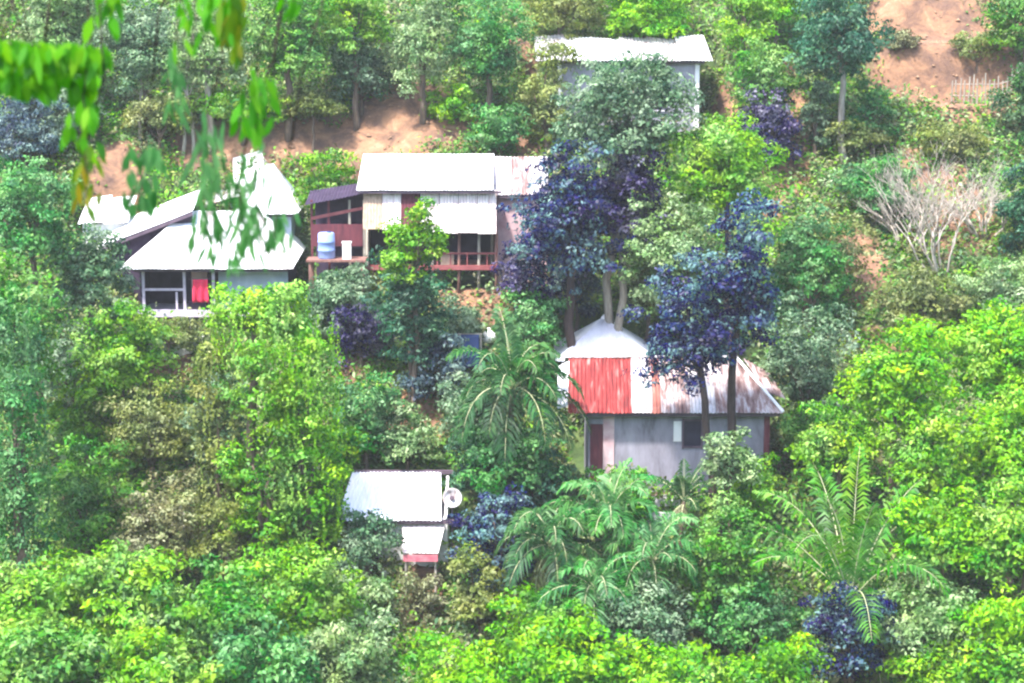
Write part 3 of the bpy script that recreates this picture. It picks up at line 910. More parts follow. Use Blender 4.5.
def houses_left():
    cx = (AX0 + AX1) / 2; hw = (AX1 - AX0) / 2
    root = thing('veranda_house', 'hillside house with broad white tin roof and dark open veranda', 'house', (cx, AY + 2, AZ))
    z = lambda py, y=AY: zz(py, y) - AZ
    X = lambda px, y=AY: xx(px, 290, y) - cx
    ez = z(269, AY - .5); tz = z(211, AY + 3.6)
    fl = z(313)
    # floor + stilts
    MB().box((0, 0, fl - .1), (2 * hw - .2, 3.9, .16)).build('floor', M['post_lav'], root)
    for px in (138, 163, 190, 215, 250, 280):
        x = X(px)
        gz = hz(cx + x, AY + .15) - AZ
        MB().box((x, -1.85, (fl + min(gz, 0) - .5) / 2 - .05), (.14, .14, fl - min(gz, 0) + .3)).build('stilt', M['post_lav'], root)
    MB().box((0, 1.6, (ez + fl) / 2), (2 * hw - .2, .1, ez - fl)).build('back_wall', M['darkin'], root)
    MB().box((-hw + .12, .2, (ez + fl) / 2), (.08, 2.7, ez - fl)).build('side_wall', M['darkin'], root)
    MB().box((-.2, -.3, (fl - .5) / 2 - .3), (2 * hw - .8, .08, fl + .4)).build('underfloor_shade_board', M['board'], root)  # board added behind the stilts to darken the lower storey
    # right room: pale blue wall and pinkish panel
    a, b = X(216), X(286)
    MB().box(((a + b) / 2, -1.2, (ez + fl) / 2), (b - a, .1, ez - fl + .15)).build('wall', M['wall_blue'], root)
    a, b = X(187), X(203)
    MB().box(((a + b) / 2, -.7, (ez + fl) / 2 - .05), (b - a, .1, ez - fl - .2)).build('inner_wall', M['wall_pink'], root)['label'] = 'dusky pink inner wall panel'
    MB().box((X(196), -1.5, fl + .25), (.75, .5, .45)).build('bench', M['darkin'], root)
    for px in (143, 184, 213):
        MB().box((X(px), -1.86, (ez + fl) / 2), (.11, .11, ez - fl - .02)).build('post', M['post_lav'], root)
    rl = MB().box(((X(143) + X(184)) / 2, -1.86, z(290)), (X(184) - X(143) - .12, .07, .1))
    rl.box((X(176), -1.86, (z(290) + fl) / 2 - .06), (.08, .06, z(290) - fl - .11))
    rl.build('railing', M['post_lav'], root)
    MB().box((X(175), -1.98, fl - .02), (X(215) - X(136), .1, .3)).build('floor_beam', M['post_lav'], root)
    MB().box((X(212), -2.25, ez - .1), (X(290) - X(136), .08, .1)).build('eave_beam', M['trim'], root)
    # roof: front slope in sheets, hipped at the left
    eL, eR = X(122), X(294); tL, tR = X(188, AY + 3.6), X(262, AY + 3.6)
    n = 7
    for i in range(n):
        u0, u1 = i / n, (i + 1) / n + .006
        lift = .012 * (i % 2)
        MB().sheet((eL + (eR - eL) * u0, -2.5, ez + lift), (eL + (eR - eL) * u1, -2.5, ez + lift),
                   (tL + (tR - tL) * u1, 1.6, tz + lift), (tL + (tR - tL) * u0, 1.6, tz + lift), .16, .014).build('roof_sheet', M['tin_old' if i in (2, 6) else 'tin'], root)
    MB().sheet((eL, 3.8, ez + .2), (eL, -2.5, ez), (tL, 1.55, tz), (tL, 1.65, tz), .16, .014).build('roof_sheet', M['tin_old'], root)
    MB().sheet((eR, -2.5, ez), (eR, 3.8, ez + .2), (tR, 1.65, tz), (tR, 1.55, tz), .16, .014).build('roof_sheet', M['tin'], root)
    MB().sheet((eR, 3.8, ez + .2), (eL, 3.8, ez + .2), (tL, 1.6, tz - .01), (tR, 1.6, tz - .01), .16, .014).build('roof_sheet', M['tin'], root)
    # whitewashed foundation under the right half
    fx0, fx1 = xx(150, 370, AY - .9), xx(205, 370, AY - .9)
    fy = AY - 1.3
    fz = hz((fx0 + fx1) / 2, fy)
    fw = thing('retaining_wall', 'stained whitewashed retaining wall on the slope under the veranda', 'retaining wall', ((fx0 + fx1) / 2, fy, fz))
    h_ = zz(338, fy) - fz
    MB().box((0, 0, h_ / 2 - .6), (fx1 - fx0, .3, h_ + 1.2)).build('wall', M['wall_white'], fw)
    MB().box((0, -.03, h_ + .04), (fx1 - fx0 + .1, .45, .09)).build('coping', M['stone'], fw)
    # red cloth on the railing
    cl = thing('hanging_cloth', 'crimson red cloth hanging from the veranda edge', 'cloth', (cx + X(201), AY - .02, AZ + z(302)))
    mb = MB()
    hgt, wd = .98, .62
    nn, mm = 14, 8
    for j in range(mm + 1):
        for i in range(nn + 1):
            u, v = i / nn, j / mm
            mb.v.append(((u - .5) * wd * (1 + .12 * v), -.1 - .06 * math.sin(u * 14 + v) * (.3 + v), hgt * (1 - v)))
    for j in range(mm):
        for i in range(nn):
            a = j * (nn + 1) + i
            mb.f.append((a, a + 1, a + nn + 2, a + nn + 1))
    o = mb.build('cloth_sheet', M['redcloth'], cl, True)
    md = o.modifiers.new('s', 'SOLIDIFY'); md.thickness = .015
    MB().tube([(-.5, -.1, hgt + .01), (.5, -.1, hgt + .01)], [.018, .018], 6).build('rod', M['trim'], cl)

    # roof of the hut sloping down to the left
    y2 = 89.6
    cx2 = xx(146, 225, y2)
    z2 = hz(cx2, y2) - .2
    r2 = thing('hut', 'hut whose white roof slopes down to the left behind the veranda house', 'hut', (cx2, y2, z2))
    L, Rr = xx(100, 230, y2 - 1.6) - cx2, xx(193, 230, y2 - 1.6) - cx2
    za, zb = zz(247, y2 - 1.8) - z2, zz(211, y2 - 1.8) - z2
    up = .62
    n = 4
    wall_box(r2, L + .45, Rr - .05, -1.4, 1.5, -.6, za - .05, M['darkin'])
    for i in range(n):
        ya = -1.8 + 3.7 * i / n; yb = -1.8 + 3.7 * (i + 1) / n + .04
        MB().sheet((L, yb, za + up * (i + 1) / n), (L, ya, za + up * i / n), (Rr, ya, zb + up * i / n), (Rr, yb, zb + up * (i + 1) / n), .16, .014).build('roof_sheet', M['tin'], r2)
    MB().box(((L + Rr) / 2, -1.74, (za + zb) / 2 - .12), (math.hypot(Rr - L, zb - za), .07, .16), 0, math.atan2(zb - za, Rr - L)).build('verge_board', M['trim'], r2)
    MB().prism([(L + .45, za - .05), (Rr - .05, za - .05), (Rr - .05, zb - .06)], (-1.4, -1.28)).build('gable', M['darkin'], r2)

    # small hut far left
    y3 = 91.2
    cx3 = xx(108, 210, y3); z3 = HZ3
    r3 = thing('hut', 'smallest white roofed hut at the left end of the cluster', 'hut', (cx3, y3, z3))
    w3 = .95
    wall_box(r3, -w3, w3, -1, 1, -.5, zz(224, y3 - 1) - z3, M['wall_white'])
    for i in range(2):
        MB().sheet((-w3 - .15 + i * 1.1, -1.3, zz(224, y3 - 1.3) - z3), (-w3 - .15 + i * 1.1 + 1.13, -1.3, zz(222, y3 - 1.3) - z3),
                   (-w3 - .15 + i * 1.1 + 1.1, 1.2, zz(195, y3 + 1.2) - z3), (-w3 - .15 + i * 1.1, 1.2, zz(198, y3 + 1.2) - z3), .16, .014).build('roof_sheet', M['tin'], r3)

    # hip-roofed house at the upper right of the cluster
    y4 = 91.5
    cx4 = xx(271, 200, y4); z4 = hz(cx4, y4 - 1.5) - .3
    r4 = thing('village_house', 'pale blue walled house with steep white hip roof above the veranda house', 'house', (cx4, y4, z4))
    e = (xx(303, 213, y4 - 2) - xx(240, 213, y4 - 2)) / 2
    ez4 = zz(214, y4 - 2.2) - z4; pz4 = zz(164, y4) - z4
    wall_box(r4, -e + .35, e - .3, -1.8, 1.8, -.6, ez4 - .05, M['wall_blue'])
    rr = .12
    MB().sheet((-e, -2.2, ez4), (e, -2.2, ez4), (rr, 0, pz4), (-rr, 0, pz4), .16, .014).build('roof_sheet', M['tin'], r4)
    MB().sheet((e, -2.2, ez4), (e, 2.2, ez4), (rr, .02, pz4), (rr, -.02, pz4), .16, .014).build('roof_sheet', M['tin'], r4)
    MB().sheet((e, 2.2, ez4), (-e, 2.2, ez4), (-rr, 0, pz4), (rr, 0, pz4), .16, .014).build('roof_sheet', M['tin'], r4)
    MB().sheet((-e, 2.2, ez4), (-e, -2.2, ez4), (-rr, -.02, pz4), (-rr, .02, pz4), .16, .014).build('roof_sheet', M['tin_old'], r4)
    MB().box((0, -2.0, ez4 - .1), (2 * e - .1, .08, .1)).build('eave_beam', M['trim'], r4)
    w = MB().box((e - .9, -1.83, ez4 - .75), (.4, .05, .6)).build('window', M['glass'], r4)
    MB().box((e - .9, -1.86, ez4 - 1.18), (.6, .08, .06)).build('sill', M['stone'], w)


def hut_crooked():
    y = 93.6
    cx = xx(232, 180, y); g = hz(cx, y - 1) - .3
    r = thing('hut', 'hut with crooked pale roof sheets behind the veranda house, left of the hip roof', 'hut', (cx, y, g))
    q = lambda px, py, yy: tuple(at(px, py, yy) - Vector((cx, y, g)))
    for (a, b, c, d, m) in (((203, 207, y - 1.6), (236, 196, y - 1.6), (240, 170, y + 1), (212, 182, y + 1), 'tin_old'),
                            ((234, 197, y - 1.7), (266, 190, y - 1.7), (262, 150, y + 1.4), (233, 158, y + 1.3), 'tin'),
                            ((262, 186, y - .6), (274, 196, y - 1.2), (272, 168, y + .9), (260, 152, y + 1.1), 'tin_old')):
        MB().sheet(q(*a), q(*b), q(*c), q(*d), .16, .014).build('roof_sheet', M[m], r)
    w = (xx(264, 190, y) - xx(206, 190, y)) / 2 - .15
    wall_box(r, -w, w, -1.2, .9, -.6, zz(205, y - 1.6) - g, M['wall_blue'])


def house_lower():
    cx = (FX0 + FX1) / 2; hw = (FX1 - FX0) / 2
    root = thing('hut', 'low hut with square bluish white tin roof at the bottom of the village', 'hut', (cx, FY_ + 1.3, FZ_))
    z = lambda py, y=FY_: zz(py, y) - FZ_
    ez = z(520, FY_ - .4); tz = z(473, FY_ + 2.6)
    wall_box(root, -hw + .1, hw - .1, -1.3, 1.3, -.5, ez - .06, M['wall_white'], openings=((-hw + .55, -hw + 1.25, 0, ez - .4),))
    dr = MB().box((-hw + .9, -1.2, (ez - .4) / 2), (.69, .05, ez - .42)).build('door', M['trim'], root)
    MB().box((-hw + 1.15, -1.25, .8), (.04, .06, .12)).build('handle', M['white'], dr)
    for sx_ in (-1, 1):
        MB().prism([(-1.3, ez - .06), (1.3, ez - .06), (1.3, tz - .12)], (0, .1)).build('gable', M['wall_white'], root).matrix_local = \
            __import__('mathutils').Matrix.Translation((sx_ * (hw - .16) + .05, 0, 0)) @ __import__('mathutils').Matrix.Rotation(R(90), 4, 'Z')
    MB().box((0, -1.55, ez - .11), (2 * hw + .3, .1, .15)).build('eave_beam', M['trim'], root)
    MB().box((.1, 1.52, tz - .02), (2 * hw - .1, .12, .16)).build('ridge_beam', M['trim'], root)
    eL, eR = xx(337, 520, FY_) - cx, xx(441, 520, FY_) - cx
    tL, tR = xx(352, 472, FY_ + 2.6) - cx, xx(440, 472, FY_ + 2.6) - cx
    n = 5
    for i in range(n):
        u0, u1 = i / n, (i + 1) / n + .008
        l_ = .014 * (i % 2)
        MB().sheet((eL + (eR - eL) * u0, -1.75, ez + l_), (eL + (eR - eL) * u1, -1.75, ez + l_),
                   (tL + (tR - tL) * u1, 1.5, tz + l_), (tL + (tR - tL) * u0, 1.5, tz + l_), .16, .022).build('roof_sheet', M['tin_lav'], root)
    # round white dish-like lid leaning at the right
    dsh = thing('round_panel', 'round white sheet metal panel with a dark hub, right of the lower hut roof', 'panel', at(452, 498, FY_ + .6))
    rot = __import__('mathutils').Euler((R(70), 0, R(14))).to_matrix()
    MB().lathe((0, 0, 0), [(.01, -.12), (.14, -.10), (.28, -.05), (.36, .03), (.38, .05), (.36, .06), (.27, -.02), (.14, -.07), (.01, -.09)], 22, rot).build('panel', M['tin_old'], dsh, True)
    MB().lathe(tuple(rot @ Vector((0, 0, .04))), [(.01, -.1), (.09, -.1), (.08, .02), (.01, .03)], 10, rot).build('hub', M['trim'], dsh)
    p = at(452, 498, FY_ + .6)
    MB().tube([(0, .1, 0), (0, .15, hz(p.x, p.y) - p.z - .3)], [.04, .045], 7).build('pole', M['trim'], dsh)
    # pale awning and red tarp in front
    y = FY_ - 1.0
    aw = thing('awning', 'small pinkish white awning with a red fringe in front of the lower hut', 'awning', (xx(424, 540, y), y, hz(xx(424, 540, y), y)))
    g = aw.location.z
    MB().sheet((-.75, -.75, zz(553, y - .75) - g), (.55, -.75, zz(553, y - .75) - g), (.75, .8, zz(526, y + .8) - g), (-.85, .8, zz(526, y + .8) - g), .16, .012).build('roof_sheet', M['sheet_pink'], aw)
    MB().box((-.1, -.78, zz(558, y - .75) - g), (1.28, .03, .25)).build('fringe', M['crate'], aw)
    for x in (-.65, .45):
        MB().tube([(x, -.6, -.6), (x, -.6, zz(553, y - .6) - g)], [.05, .045], 6).build('post', M['twig'], aw)
        MB().tube([(x, .6, -.4), (x, .6, zz(531, y + .6) - g)], [.05, .045], 6).build('post', M['twig'], aw)
    b = thing('white_bucket', 'small white bucket on the ground left of the red fringed awning', 'bucket', at(384, 556, FY_ - 1.0))
    bx = b.location; b.location.z = hz(bx.x, bx.y) + .0
    MB().lathe((0, 0, 0), [(.01, 0), (.14, 0), (.19, .36), (.2, .38), (.18, .37), (.13, .03), (.01, .03)], 16).build('bucket_body', M['white'], b, True)
    MB().tube([(.19 * math.cos(t), 0, .36 + .16 * math.sin(t)) for t in np.linspace(0, math.pi, 9)], [.01] * 9, 5).build('handle', M['trim'], b)


house_red(); house_pyramid(); house_upper(); house_stilt(); houses_left(); hut_crooked(); house_lower()


def small_things():
    y = BY - 1.8
    x = xx(489, 320, y)
    b = thing('white_sack', 'round white sack lying on the soil below the stilt house', 'sack', (x, y, hz(x, y) - .03))
    MB().lathe((0, 0, 0), [(.01, 0), (.26, .02), (.33, .18), (.28, .38), (.14, .5), (.07, .54), (.1, .62), (.01, .6)], 14).build('sack_body', M['white'], b, True)
    MB().lathe((0, 0, .53), [(.085, 0), (.095, .03), (.085, .05)], 10).build('tie', M['twig'], b)
    y = 83.2
    x = xx(470, 350, y); g = hz(x, y)
    t = thing('blue_tarpaulin', 'dark blue tarpaulin hung over a pole in the dim scrub', 'tarpaulin', (x, y, g))
    mb = MB(); nn, mm = 10, 10
    hh = zz(334, y) - g
    for j in range(mm + 1):
        for i in range(nn + 1):
            u, v = i / nn, j / mm
            mb.v.append(((u - .5) * .75, -.3 * v - .05 * math.sin(u * 9) * v, hh - (1.35) * v))
    for j in range(mm):
        for i in range(nn):
            a = j * (nn + 1) + i; mb.f.append((a, a + 1, a + nn + 2, a + nn + 1))
    o = mb.build('tarp_sheet', M['bluetarp'], t, True)
    md = o.modifiers.new('s', 'SOLIDIFY'); md.thickness = .015
    MB().tube([(-.45, 0, -.2), (-.45, 0, hh)], [.04, .035], 6).build('pole', M['twig'], t)
    MB().tube([(.45, 0, -.2), (.45, 0, hh)], [.04, .035], 6).build('pole', M['twig'], t)
    MB().tube([(-.5, 0, hh), (.5, 0, hh)], [.03, .03], 6).build('crossbar', M['twig'], t)
    # paling fence at the upper right
    y = hill_y(84)
    x0, x1 = xx(952, 84, y), xx(1020, 84, y)
    f = thing('paling_fence', 'rough pale stick fence beside the bare orange terrace', 'fence', (x0, y, hz(x0, y)))
    g = hz(x0, y)
    mb = MB(); rmb = MB()
    k = 17
    for i in range(k):
        x = (x1 - x0) * i / (k - 1)
        z = hz(x0 + x, y) - g
        h_ = random.uniform(1.1, 1.5)
        MB().tube([(x, 0, z - .2), (x + random.uniform(-.05, .05), 0, z + h_)], [.05, .035], 5).build('paling', M['palebark'], f)
    for zr in (.4, .95):
        MB().tube([((x1 - x0) * i / 6, .06, hz(x0 + (x1 - x0) * i / 6, y) - g + zr) for i in range(7)], [.025] * 7, 5).build('rail', M['twig'], f)


small_things()


def pebbles():
    n = 9000
    x = rng.uniform(-12, 29, n); y = rng.uniform(66, 112, n)
    k = (bare_amount(x, y) > .5) & ~in_pads(x, y)
    x = x[k][:2500]; y = y[k][:2500]
    c = np.stack([x, y, height(x, y)], 1)
    r = np.exp(rng.normal(-2.6, .5, len(x)))
    o = np.array([[1, 0, 0], [0, 1, 0], [-1, 0, 0], [0, -1, 0]], float)
    tri = []
    ang = rng.uniform(0, 6, len(x))
    ca, sa = np.cos(ang), np.sin(ang)
    rot = lambda v: np.stack([v[0] * ca - v[1] * sa, v[0] * sa + v[1] * ca, np.full(len(x), v[2])], 1)
    jit = rng.uniform(.6, 1.2, (4, len(x), 1))
    top = c + np.stack([rng.normal(0, .2, len(x)) * r, rng.normal(0, .2, len(x)) * r, r * .7], 1)
    for i in range(4):
        a = c + rot(o[i]) * r[:, None] * jit[i]; b = c + rot(o[(i + 1) % 4]) * r[:, None] * jit[(i + 1) % 4]
        tri.append(np.stack([a, b, top], 1))
    V = np.concatenate(tri)
    ob = quads_object('pebbles', V, np.zeros(len(V)), M['stone_soil'], None, 3)
    tag(ob, 'loose stones and clods scattered over the bare earth', 'stones', kind='stuff')


pebbles()
# ================================================================== PLANTS
def T(box, pal, label, **k):
    return plant(k.pop('name', 'tree'), box, pal, label, k.pop('cat', 'tree'), **k)


def B(box, pal, label, **k):
    return plant(k.pop('name', 'bush'), box, pal, label, k.pop('cat', 'bush'), **k)


# --- wooded skyline, back of the hill
G1 = 'trees along the top of the hill'
T((10, -30, 110, 75), 'pale', 'pale hazy tree above the dark bush at the top left corner', base=125, group=G1)
T((100, -5, 190, 95), 'grey', 'grey green tree with dense crown, second from the left along the hilltop', base=140, group=G1)
T((160, -20, 255, 100), 'pale', 'pale slender tree with a visible grey trunk above the white hip roof', base=150, group=G1, dens=.6, bark='palebark')
T((240, -25, 335, 85), 'mid', 'mid green round tree above the orange bank, left of the yellowish tree', base=140, group=G1)
T((315, -30, 395, 62), 'lime', 'yellowish green tree at the top edge above the stilt house', base=125, group=G1)
T((322, 30, 400, 104), 'grey', 'dull grey green tree standing directly on the orange bank edge', base=112, group=G1, dens=.8)
T((385, -20, 460, 100), 'pale', 'tall pale leafy tree between the stilt house and the hilltop', base=128, group=G1)
T((448, -10, 530, 95), 'jade', 'jade green tree left of the highest house', base=122, group=G1)
T((515, -35, 605, 48), 'olive', 'olive tree overhanging the left end of the highest roof', base=52, group=G1)
T((590, -35, 695, 46), 'bright', 'bright yellow green tree rising behind the highest roof', base=52, group=G1)
T((712, -25, 775, 60), 'lime', 'lime green tree right of the highest house', base=100, group=G1)
T((745, -35, 810, 25), 'bright', 'bright small tree at the top edge left of the teal tree', base=60, group=G1)
T((732, 42, 800, 116), 'mid', 'leafy mid green tree over the dark hollow beside the red soil', base=150, group=G1)
T((790, -15, 888, 90), 'teal', 'dark teal tree with a bare straight trunk beside the orange terrace', base=162, group=G1, leaf=.28, bark='palebark', trunk=844)
T((985, -35, 1070, 62), 'mid', 'green tree in the top right corner above the stick fence', base=80, group=G1)
T((1000, 60, 1070, 145), 'dark', 'dark green tree at the right edge below the stick fence', base=150, group=G1)
B((955, 36, 1000, 60), 'olive', 'thin olive shrub between the two orange terraces', dens=.4, leaf=.2)
B((885, 32, 915, 50), 'dry', 'brownish shrub on the step between the orange terraces', dens=.7, leaf=.2)
B((745, 85, 800, 165), 'shade_purple', 'added dark purple bush in place of the shade under a green tree', base=168)  # bush added to paint the shade beneath the tree
B((800, 60, 832, 150), 'grey', 'narrow grey shrub left of the straight trunk of the teal tree', base=155)
B((850, 80, 895, 150), 'jade', 'leafy shrub right of the straight trunk of the teal tree', base=156, dens=.7)
T((468, 102, 532, 155), 'jade', 'round green tree on the bank behind the lean-to', base=170)
T((518, 32, 576, 150), 'olive', 'thin olive tree against the left corner of the highest house', base=160, dens=.7)
B((295, 148, 358, 215), 'lime', 'yellow green bush behind the maroon shed', base=222)
B((285, 92, 340, 120), 'olive', 'olive bush on the edge of the orange bank, left of its bare face', base=142, dens=.8)
B((118, 95, 200, 136), 'olive', 'olive scrub bush above the left cluster of huts', base=152, dens=.8)
B((195, 90, 290, 124), 'lime', 'yellow green scrub on the bank above the white hip roof', base=142, dens=.8)
B((425, 85, 480, 128), 'lime', 'grassy green bush on the top of the orange bank', base=126, dens=.8)
B((20, 60, 100, 150), 'grey', 'grey shrub thicket above the dark bush at the left edge', base=160)

# --- trees with shade painted into their leaves, and pale trees, in the middle
T((562, 54, 696, 172), 'grey', 'big pale grey green crown in front of the highest house', base=345, leaf=.26, bark='palebark', trunk=604)
T((514, 138, 628, 318), 'shade_blue', 'tree in painted blue shade right of the stilt house, dense and low', base=352, leaf=.27, bark='darkbark', front=.6)  # shaded lower crown, its shade put into the leaf colour
T((580, 118, 672, 275), 'shade_purple', 'slender tree in painted purple shade between the stilt house and the two tone tree', base=350, leaf=.26, bark='palebark', trunk=618)
T((664, 122, 780, 222), 'lime', 'yellow green topped tree right of the slender tree in painted purple shade', base=400, leaf=.28, trunk=730, y=83.6)
T((624, 182, 720, 330), 'pale', 'pale green leafy tree over the white pyramid roof', base=400, leaf=.26, bark='darkbark', trunk=692, y=83.0)
T((636, 255, 735, 402), 'shade_blue', 'tree in painted blue shade hanging over the middle of the patched roof', base=500, leaf=.24, bark='darkbark', trunk=721, y=75.2, dens=.9)
T((706, 182, 782, 378), 'shade_blue', 'tallest tree in painted blue shade over the right end of the patched roof', base=500, leaf=.26, bark='darkbark', trunk=723, y=75.6)  # shade of the lower crown put into the leaf colour
B((500, 232, 560, 330), 'shade_purple', 'bush in painted purple shade below the lean-to', base=338, dens=.8)
B((553, 250, 600, 318), 'bluegrey', 'blue grey bush left of the slim pale trunks', base=346, y=86.5)
B((628, 235, 668, 335), 'olive', 'olive shrub right of the slim pale trunks', base=345, y=86.2, dens=.8)

# --- left side
B((-15, 92, 62, 172), 'bluegrey', 'dark blue grey bush at the left edge below the hanging leaves', base=180)
T((-20, 160, 78, 270), 'jade', 'jade green tree at the left edge level with the white hut roofs', base=420, leaf=.27)
T((48, 226, 130, 335), 'grey', 'grey green tree left of the dark veranda', base=400, leaf=.26)
T((-30, 250, 62, 420), 'mid', 'tall mid green tree on the left edge below the jade tree', base=520, leaf=.28)
T((-15, 285, 44, 570), 'jade', 'tall vine clad trunk at the left edge of the view', base=610, leaf=.24, shape='column', nl=13, name='vine_covered_tree', bark='bark', y=71, dens=1.15)
B((72, 300, 168, 415), 'lime', 'light green bush below the veranda railing', base=440, leaf=.27)
B((38, 325, 98, 425), 'grey', 'grey shadowed bush left of the light green bush below the veranda', base=430)
B((98, 385, 205, 480), 'olive', 'pale olive bush with dry stems below the whitewashed wall', base=486, dens=.8)
B((55, 390, 115, 455), 'lime', 'yellow tinged bush beside the tall vine clad trunk', base=460)
B((38, 440, 135, 565), 'mid', 'mid green bush right of the tall vine clad trunk', base=570)
B((108, 465, 205, 590), 'dry', 'dry olive brown thicket left of the narrow vine column', base=592, dens=.8)
T((216, 282, 304, 342), 'vine', 'light green vine tuft standing highest, before the broad white roof', base=606, leaf=.25, y=73.6, trunk=254, bark='bark', thick=.19, name='vine_covered_tree')
T((198, 335, 238, 570), 'olive', 'narrow olive vine column left of the tall vine curtain', base=604, leaf=.25, y=74.0, shape='column', nl=12, dens=.9, name='vine_covered_tree')
T((270, 318, 340, 565), 'vine', 'wide vine draped column right of the tall vine curtain', base=606, leaf=.26, y=73.4, shape='column', nl=12, dens=1.15, name='vine_covered_tree')
B((228, 340, 300, 590), 'lime', 'tall light green vine curtain hanging below the highest vine tuft', base=612, y=72.7, shape='column', nl=13, dens=1.0, leaf=.25)
B((128, 318, 208, 352), 'olive', 'low olive bush on the slope edge under the veranda', base=372, y=83.0, dens=.6, leaf=.2)
B((190, 375, 255, 470), 'grey', 'grey twiggy bush behind the narrow vine column', base=600, y=75.9, dens=.45)
B((195, 480, 262, 600), 'olive', 'olive brown thicket under the lower vine curtain', base=604, dens=.7)
B((285, 450, 345, 560), 'mid', 'mid green bush left of the lower hut roof', base=565)
B((325, 425, 362, 476), 'lime', 'small light green bush at the back left corner of the lower hut', base=482)

# --- centre
T((382, 204, 448, 285), 'lime', 'light green tree top in front of the pinkish sheet wall', base=420, leaf=.24)
T((370, 245, 452, 372), 'teal', 'teal green tree below the stilt house', base=430, leaf=.26, y=81.6)
B((300, 266, 378, 335), 'grey', 'grey olive bush below the blue water drum', base=350)
B((330, 302, 392, 368), 'shade_purple', 'bush in painted purple shade left of the teal green tree', base=372, dens=.8)  # bush filling a dark gap, with shade in its leaf colour
B((425, 302, 482, 352), 'grey', 'grey green bush below the stilts', base=360)
B((405, 330, 468, 402), 'bluegrey', 'blue grey bush left of the dark blue tarpaulin', base=408)
B((328, 378, 402, 462), 'jade', 'jade green bush above the lower hut roof', base=468)
B((437, 375, 500, 440), 'grey', 'dull green bush left of the big feathery palm', base=446)
B((500, 295, 565, 350), 'jade', 'jade green bush left of the white pyramid roof', base=372)
B((448, 430, 520, 502), 'teal', 'teal bush right above the round white panel', base=506)
B((456, 486, 530, 592), 'shade_blue', 'bush in painted blue shade right of the lower hut', base=594, front=.4)  # leaf colour carries the blue of shaded foliage
B((375, 405, 440, 462), 'pale', 'pale green bush on brown soil above the lower hut', base=466, dens=.6)
B((336, 514, 398, 582), 'grey', 'grey bush hiding the left part of the lower hut wall', base=600, dens=.6)
B((452, 552, 508, 640), 'olive', 'olive green bush below the round white panel', base=644, dens=.9)
B((335, 572, 388, 640), 'pale', 'pale green bush left of the brown bank', base=646, dens=.9)
B((505, 450, 572, 522), 'teal', 'dark teal bush at the left corner of the grey house', base=526, leaf=.22)
B((706, 432, 756, 490), 'pale', 'pale round bush against the grey house wall around the dark trunks', base=502, leaf=.22, y=74.0)

B((465, 415, 560, 500), 'jade', 'jade green bush around the stem of the big feathery palm', base=515, y=75.9)
B((520, 585, 600, 650), 'mid', 'mid green bush among the stems of the palm clump', base=655, y=69.6)
B((600, 580, 690, 655), 'grey', 'grey green bush at the right foot of the palm clump', base=660, y=69.4)
B((575, 470, 650, 530), 'mid', 'mid green bush between the palm clump and the concrete step', base=535)
B((398, 572, 440, 622), 'dry', 'dry brownish thicket on the brown bank under the red fringed awning', base=624, dens=.5, leaf=.18)

# --- right side
B((718, 452, 780, 532), 'bright', 'bright yellow green bush below the right end of the grey wall', base=536)
B((680, 500, 782, 622), 'mid', 'mid green tree below the bright bush of the grey house', base=640, leaf=.26, name='tree', cat='tree')
B((700, 575, 805, 668), 'jade', 'jade green bush at the bottom left of the big spreading palm', base=676)
B((768, 205, 850, 330), 'jade', 'jade green bush right of the tallest tree in painted blue shade', base=340)
B((764, 295, 852, 425), 'grey', 'grey green bush right of the rusty hip end', base=432)
B((778, 400, 845, 475), 'mid', 'mid green bush below the grey green bush, right of the house', base=482)
B((835, 158, 918, 212), 'jade', 'broad mid green bush under the orange terraces', base=226, dens=.9)
B((912, 124, 985, 168), 'olive', 'olive bush hanging below the lower orange terrace', base=168, dens=.8)
B((826, 118, 890, 152), 'olive', 'low olive scrub left of the lower orange terrace', base=154, dens=.7)
B((1000, 165, 1070, 265), 'teal', 'dark teal bush at the right edge beside the bare shrub', base=270)
B((878, 268, 965, 338), 'olive', 'low olive bush below the bare shrub', base=342, dens=.9)
B((955, 255, 1050, 330), 'pale', 'pale green bush at the right edge above the yellow trees', base=335)
B((800, 215, 870, 300), 'olive', 'olive bush left of the brown bare gully', base=304, dens=.7)
T((838, 328, 952, 440), 'bright', 'yellowest round tree right of the grey green bush', base=560, leaf=.28)
T((940, 292, 1060, 410), 'bright', 'yellow green tree at the right edge above the other yellow trees', base=500, leaf=.27)
T((790, 405, 890, 490), 'lime', 'lime tree behind the big spreading palm', base=560, leaf=.25)
T((880, 400, 985, 510), 'lime', 'lime tree below the yellowest round tree', base=600, leaf=.27)
T((960, 390, 1070, 500), 'bright', 'wide yellow green tree at the right edge, second from its top', base=600, leaf=.27)
T((890, 485, 1000, 580), 'bright', 'yellow green tree right of the spreading palm', base=660, leaf=.28, y=71.0)
T((975, 480, 1080, 600), 'lime', 'lime tree at the right edge, third from its top', base=670, leaf=.28, y=70.5)
T((880, 575, 985, 670), 'pale', 'pale green tree at the foot of the yellow trees', base=700, leaf=.27, y=68.5)
T((950, 590, 1075, 710), 'bright', 'yellow green crown in the bottom right corner', base=740, leaf=.3, y=67)
T((900, 650, 985, 720), 'lime', 'lime crown on the bottom edge right of the dark hollow', base=740, leaf=.3, y=66.5)
T((752, 638, 826, 720), 'bright', 'yellow green crown on the bottom edge left of the dark hollow', base=740, leaf=.3, y=66.5)
B((806, 584, 894, 694), 'shade_blue', 'bush added as painted blue shade under the spreading palm', base=720, y=68.6)  # bush added as the dark shadow below the palm

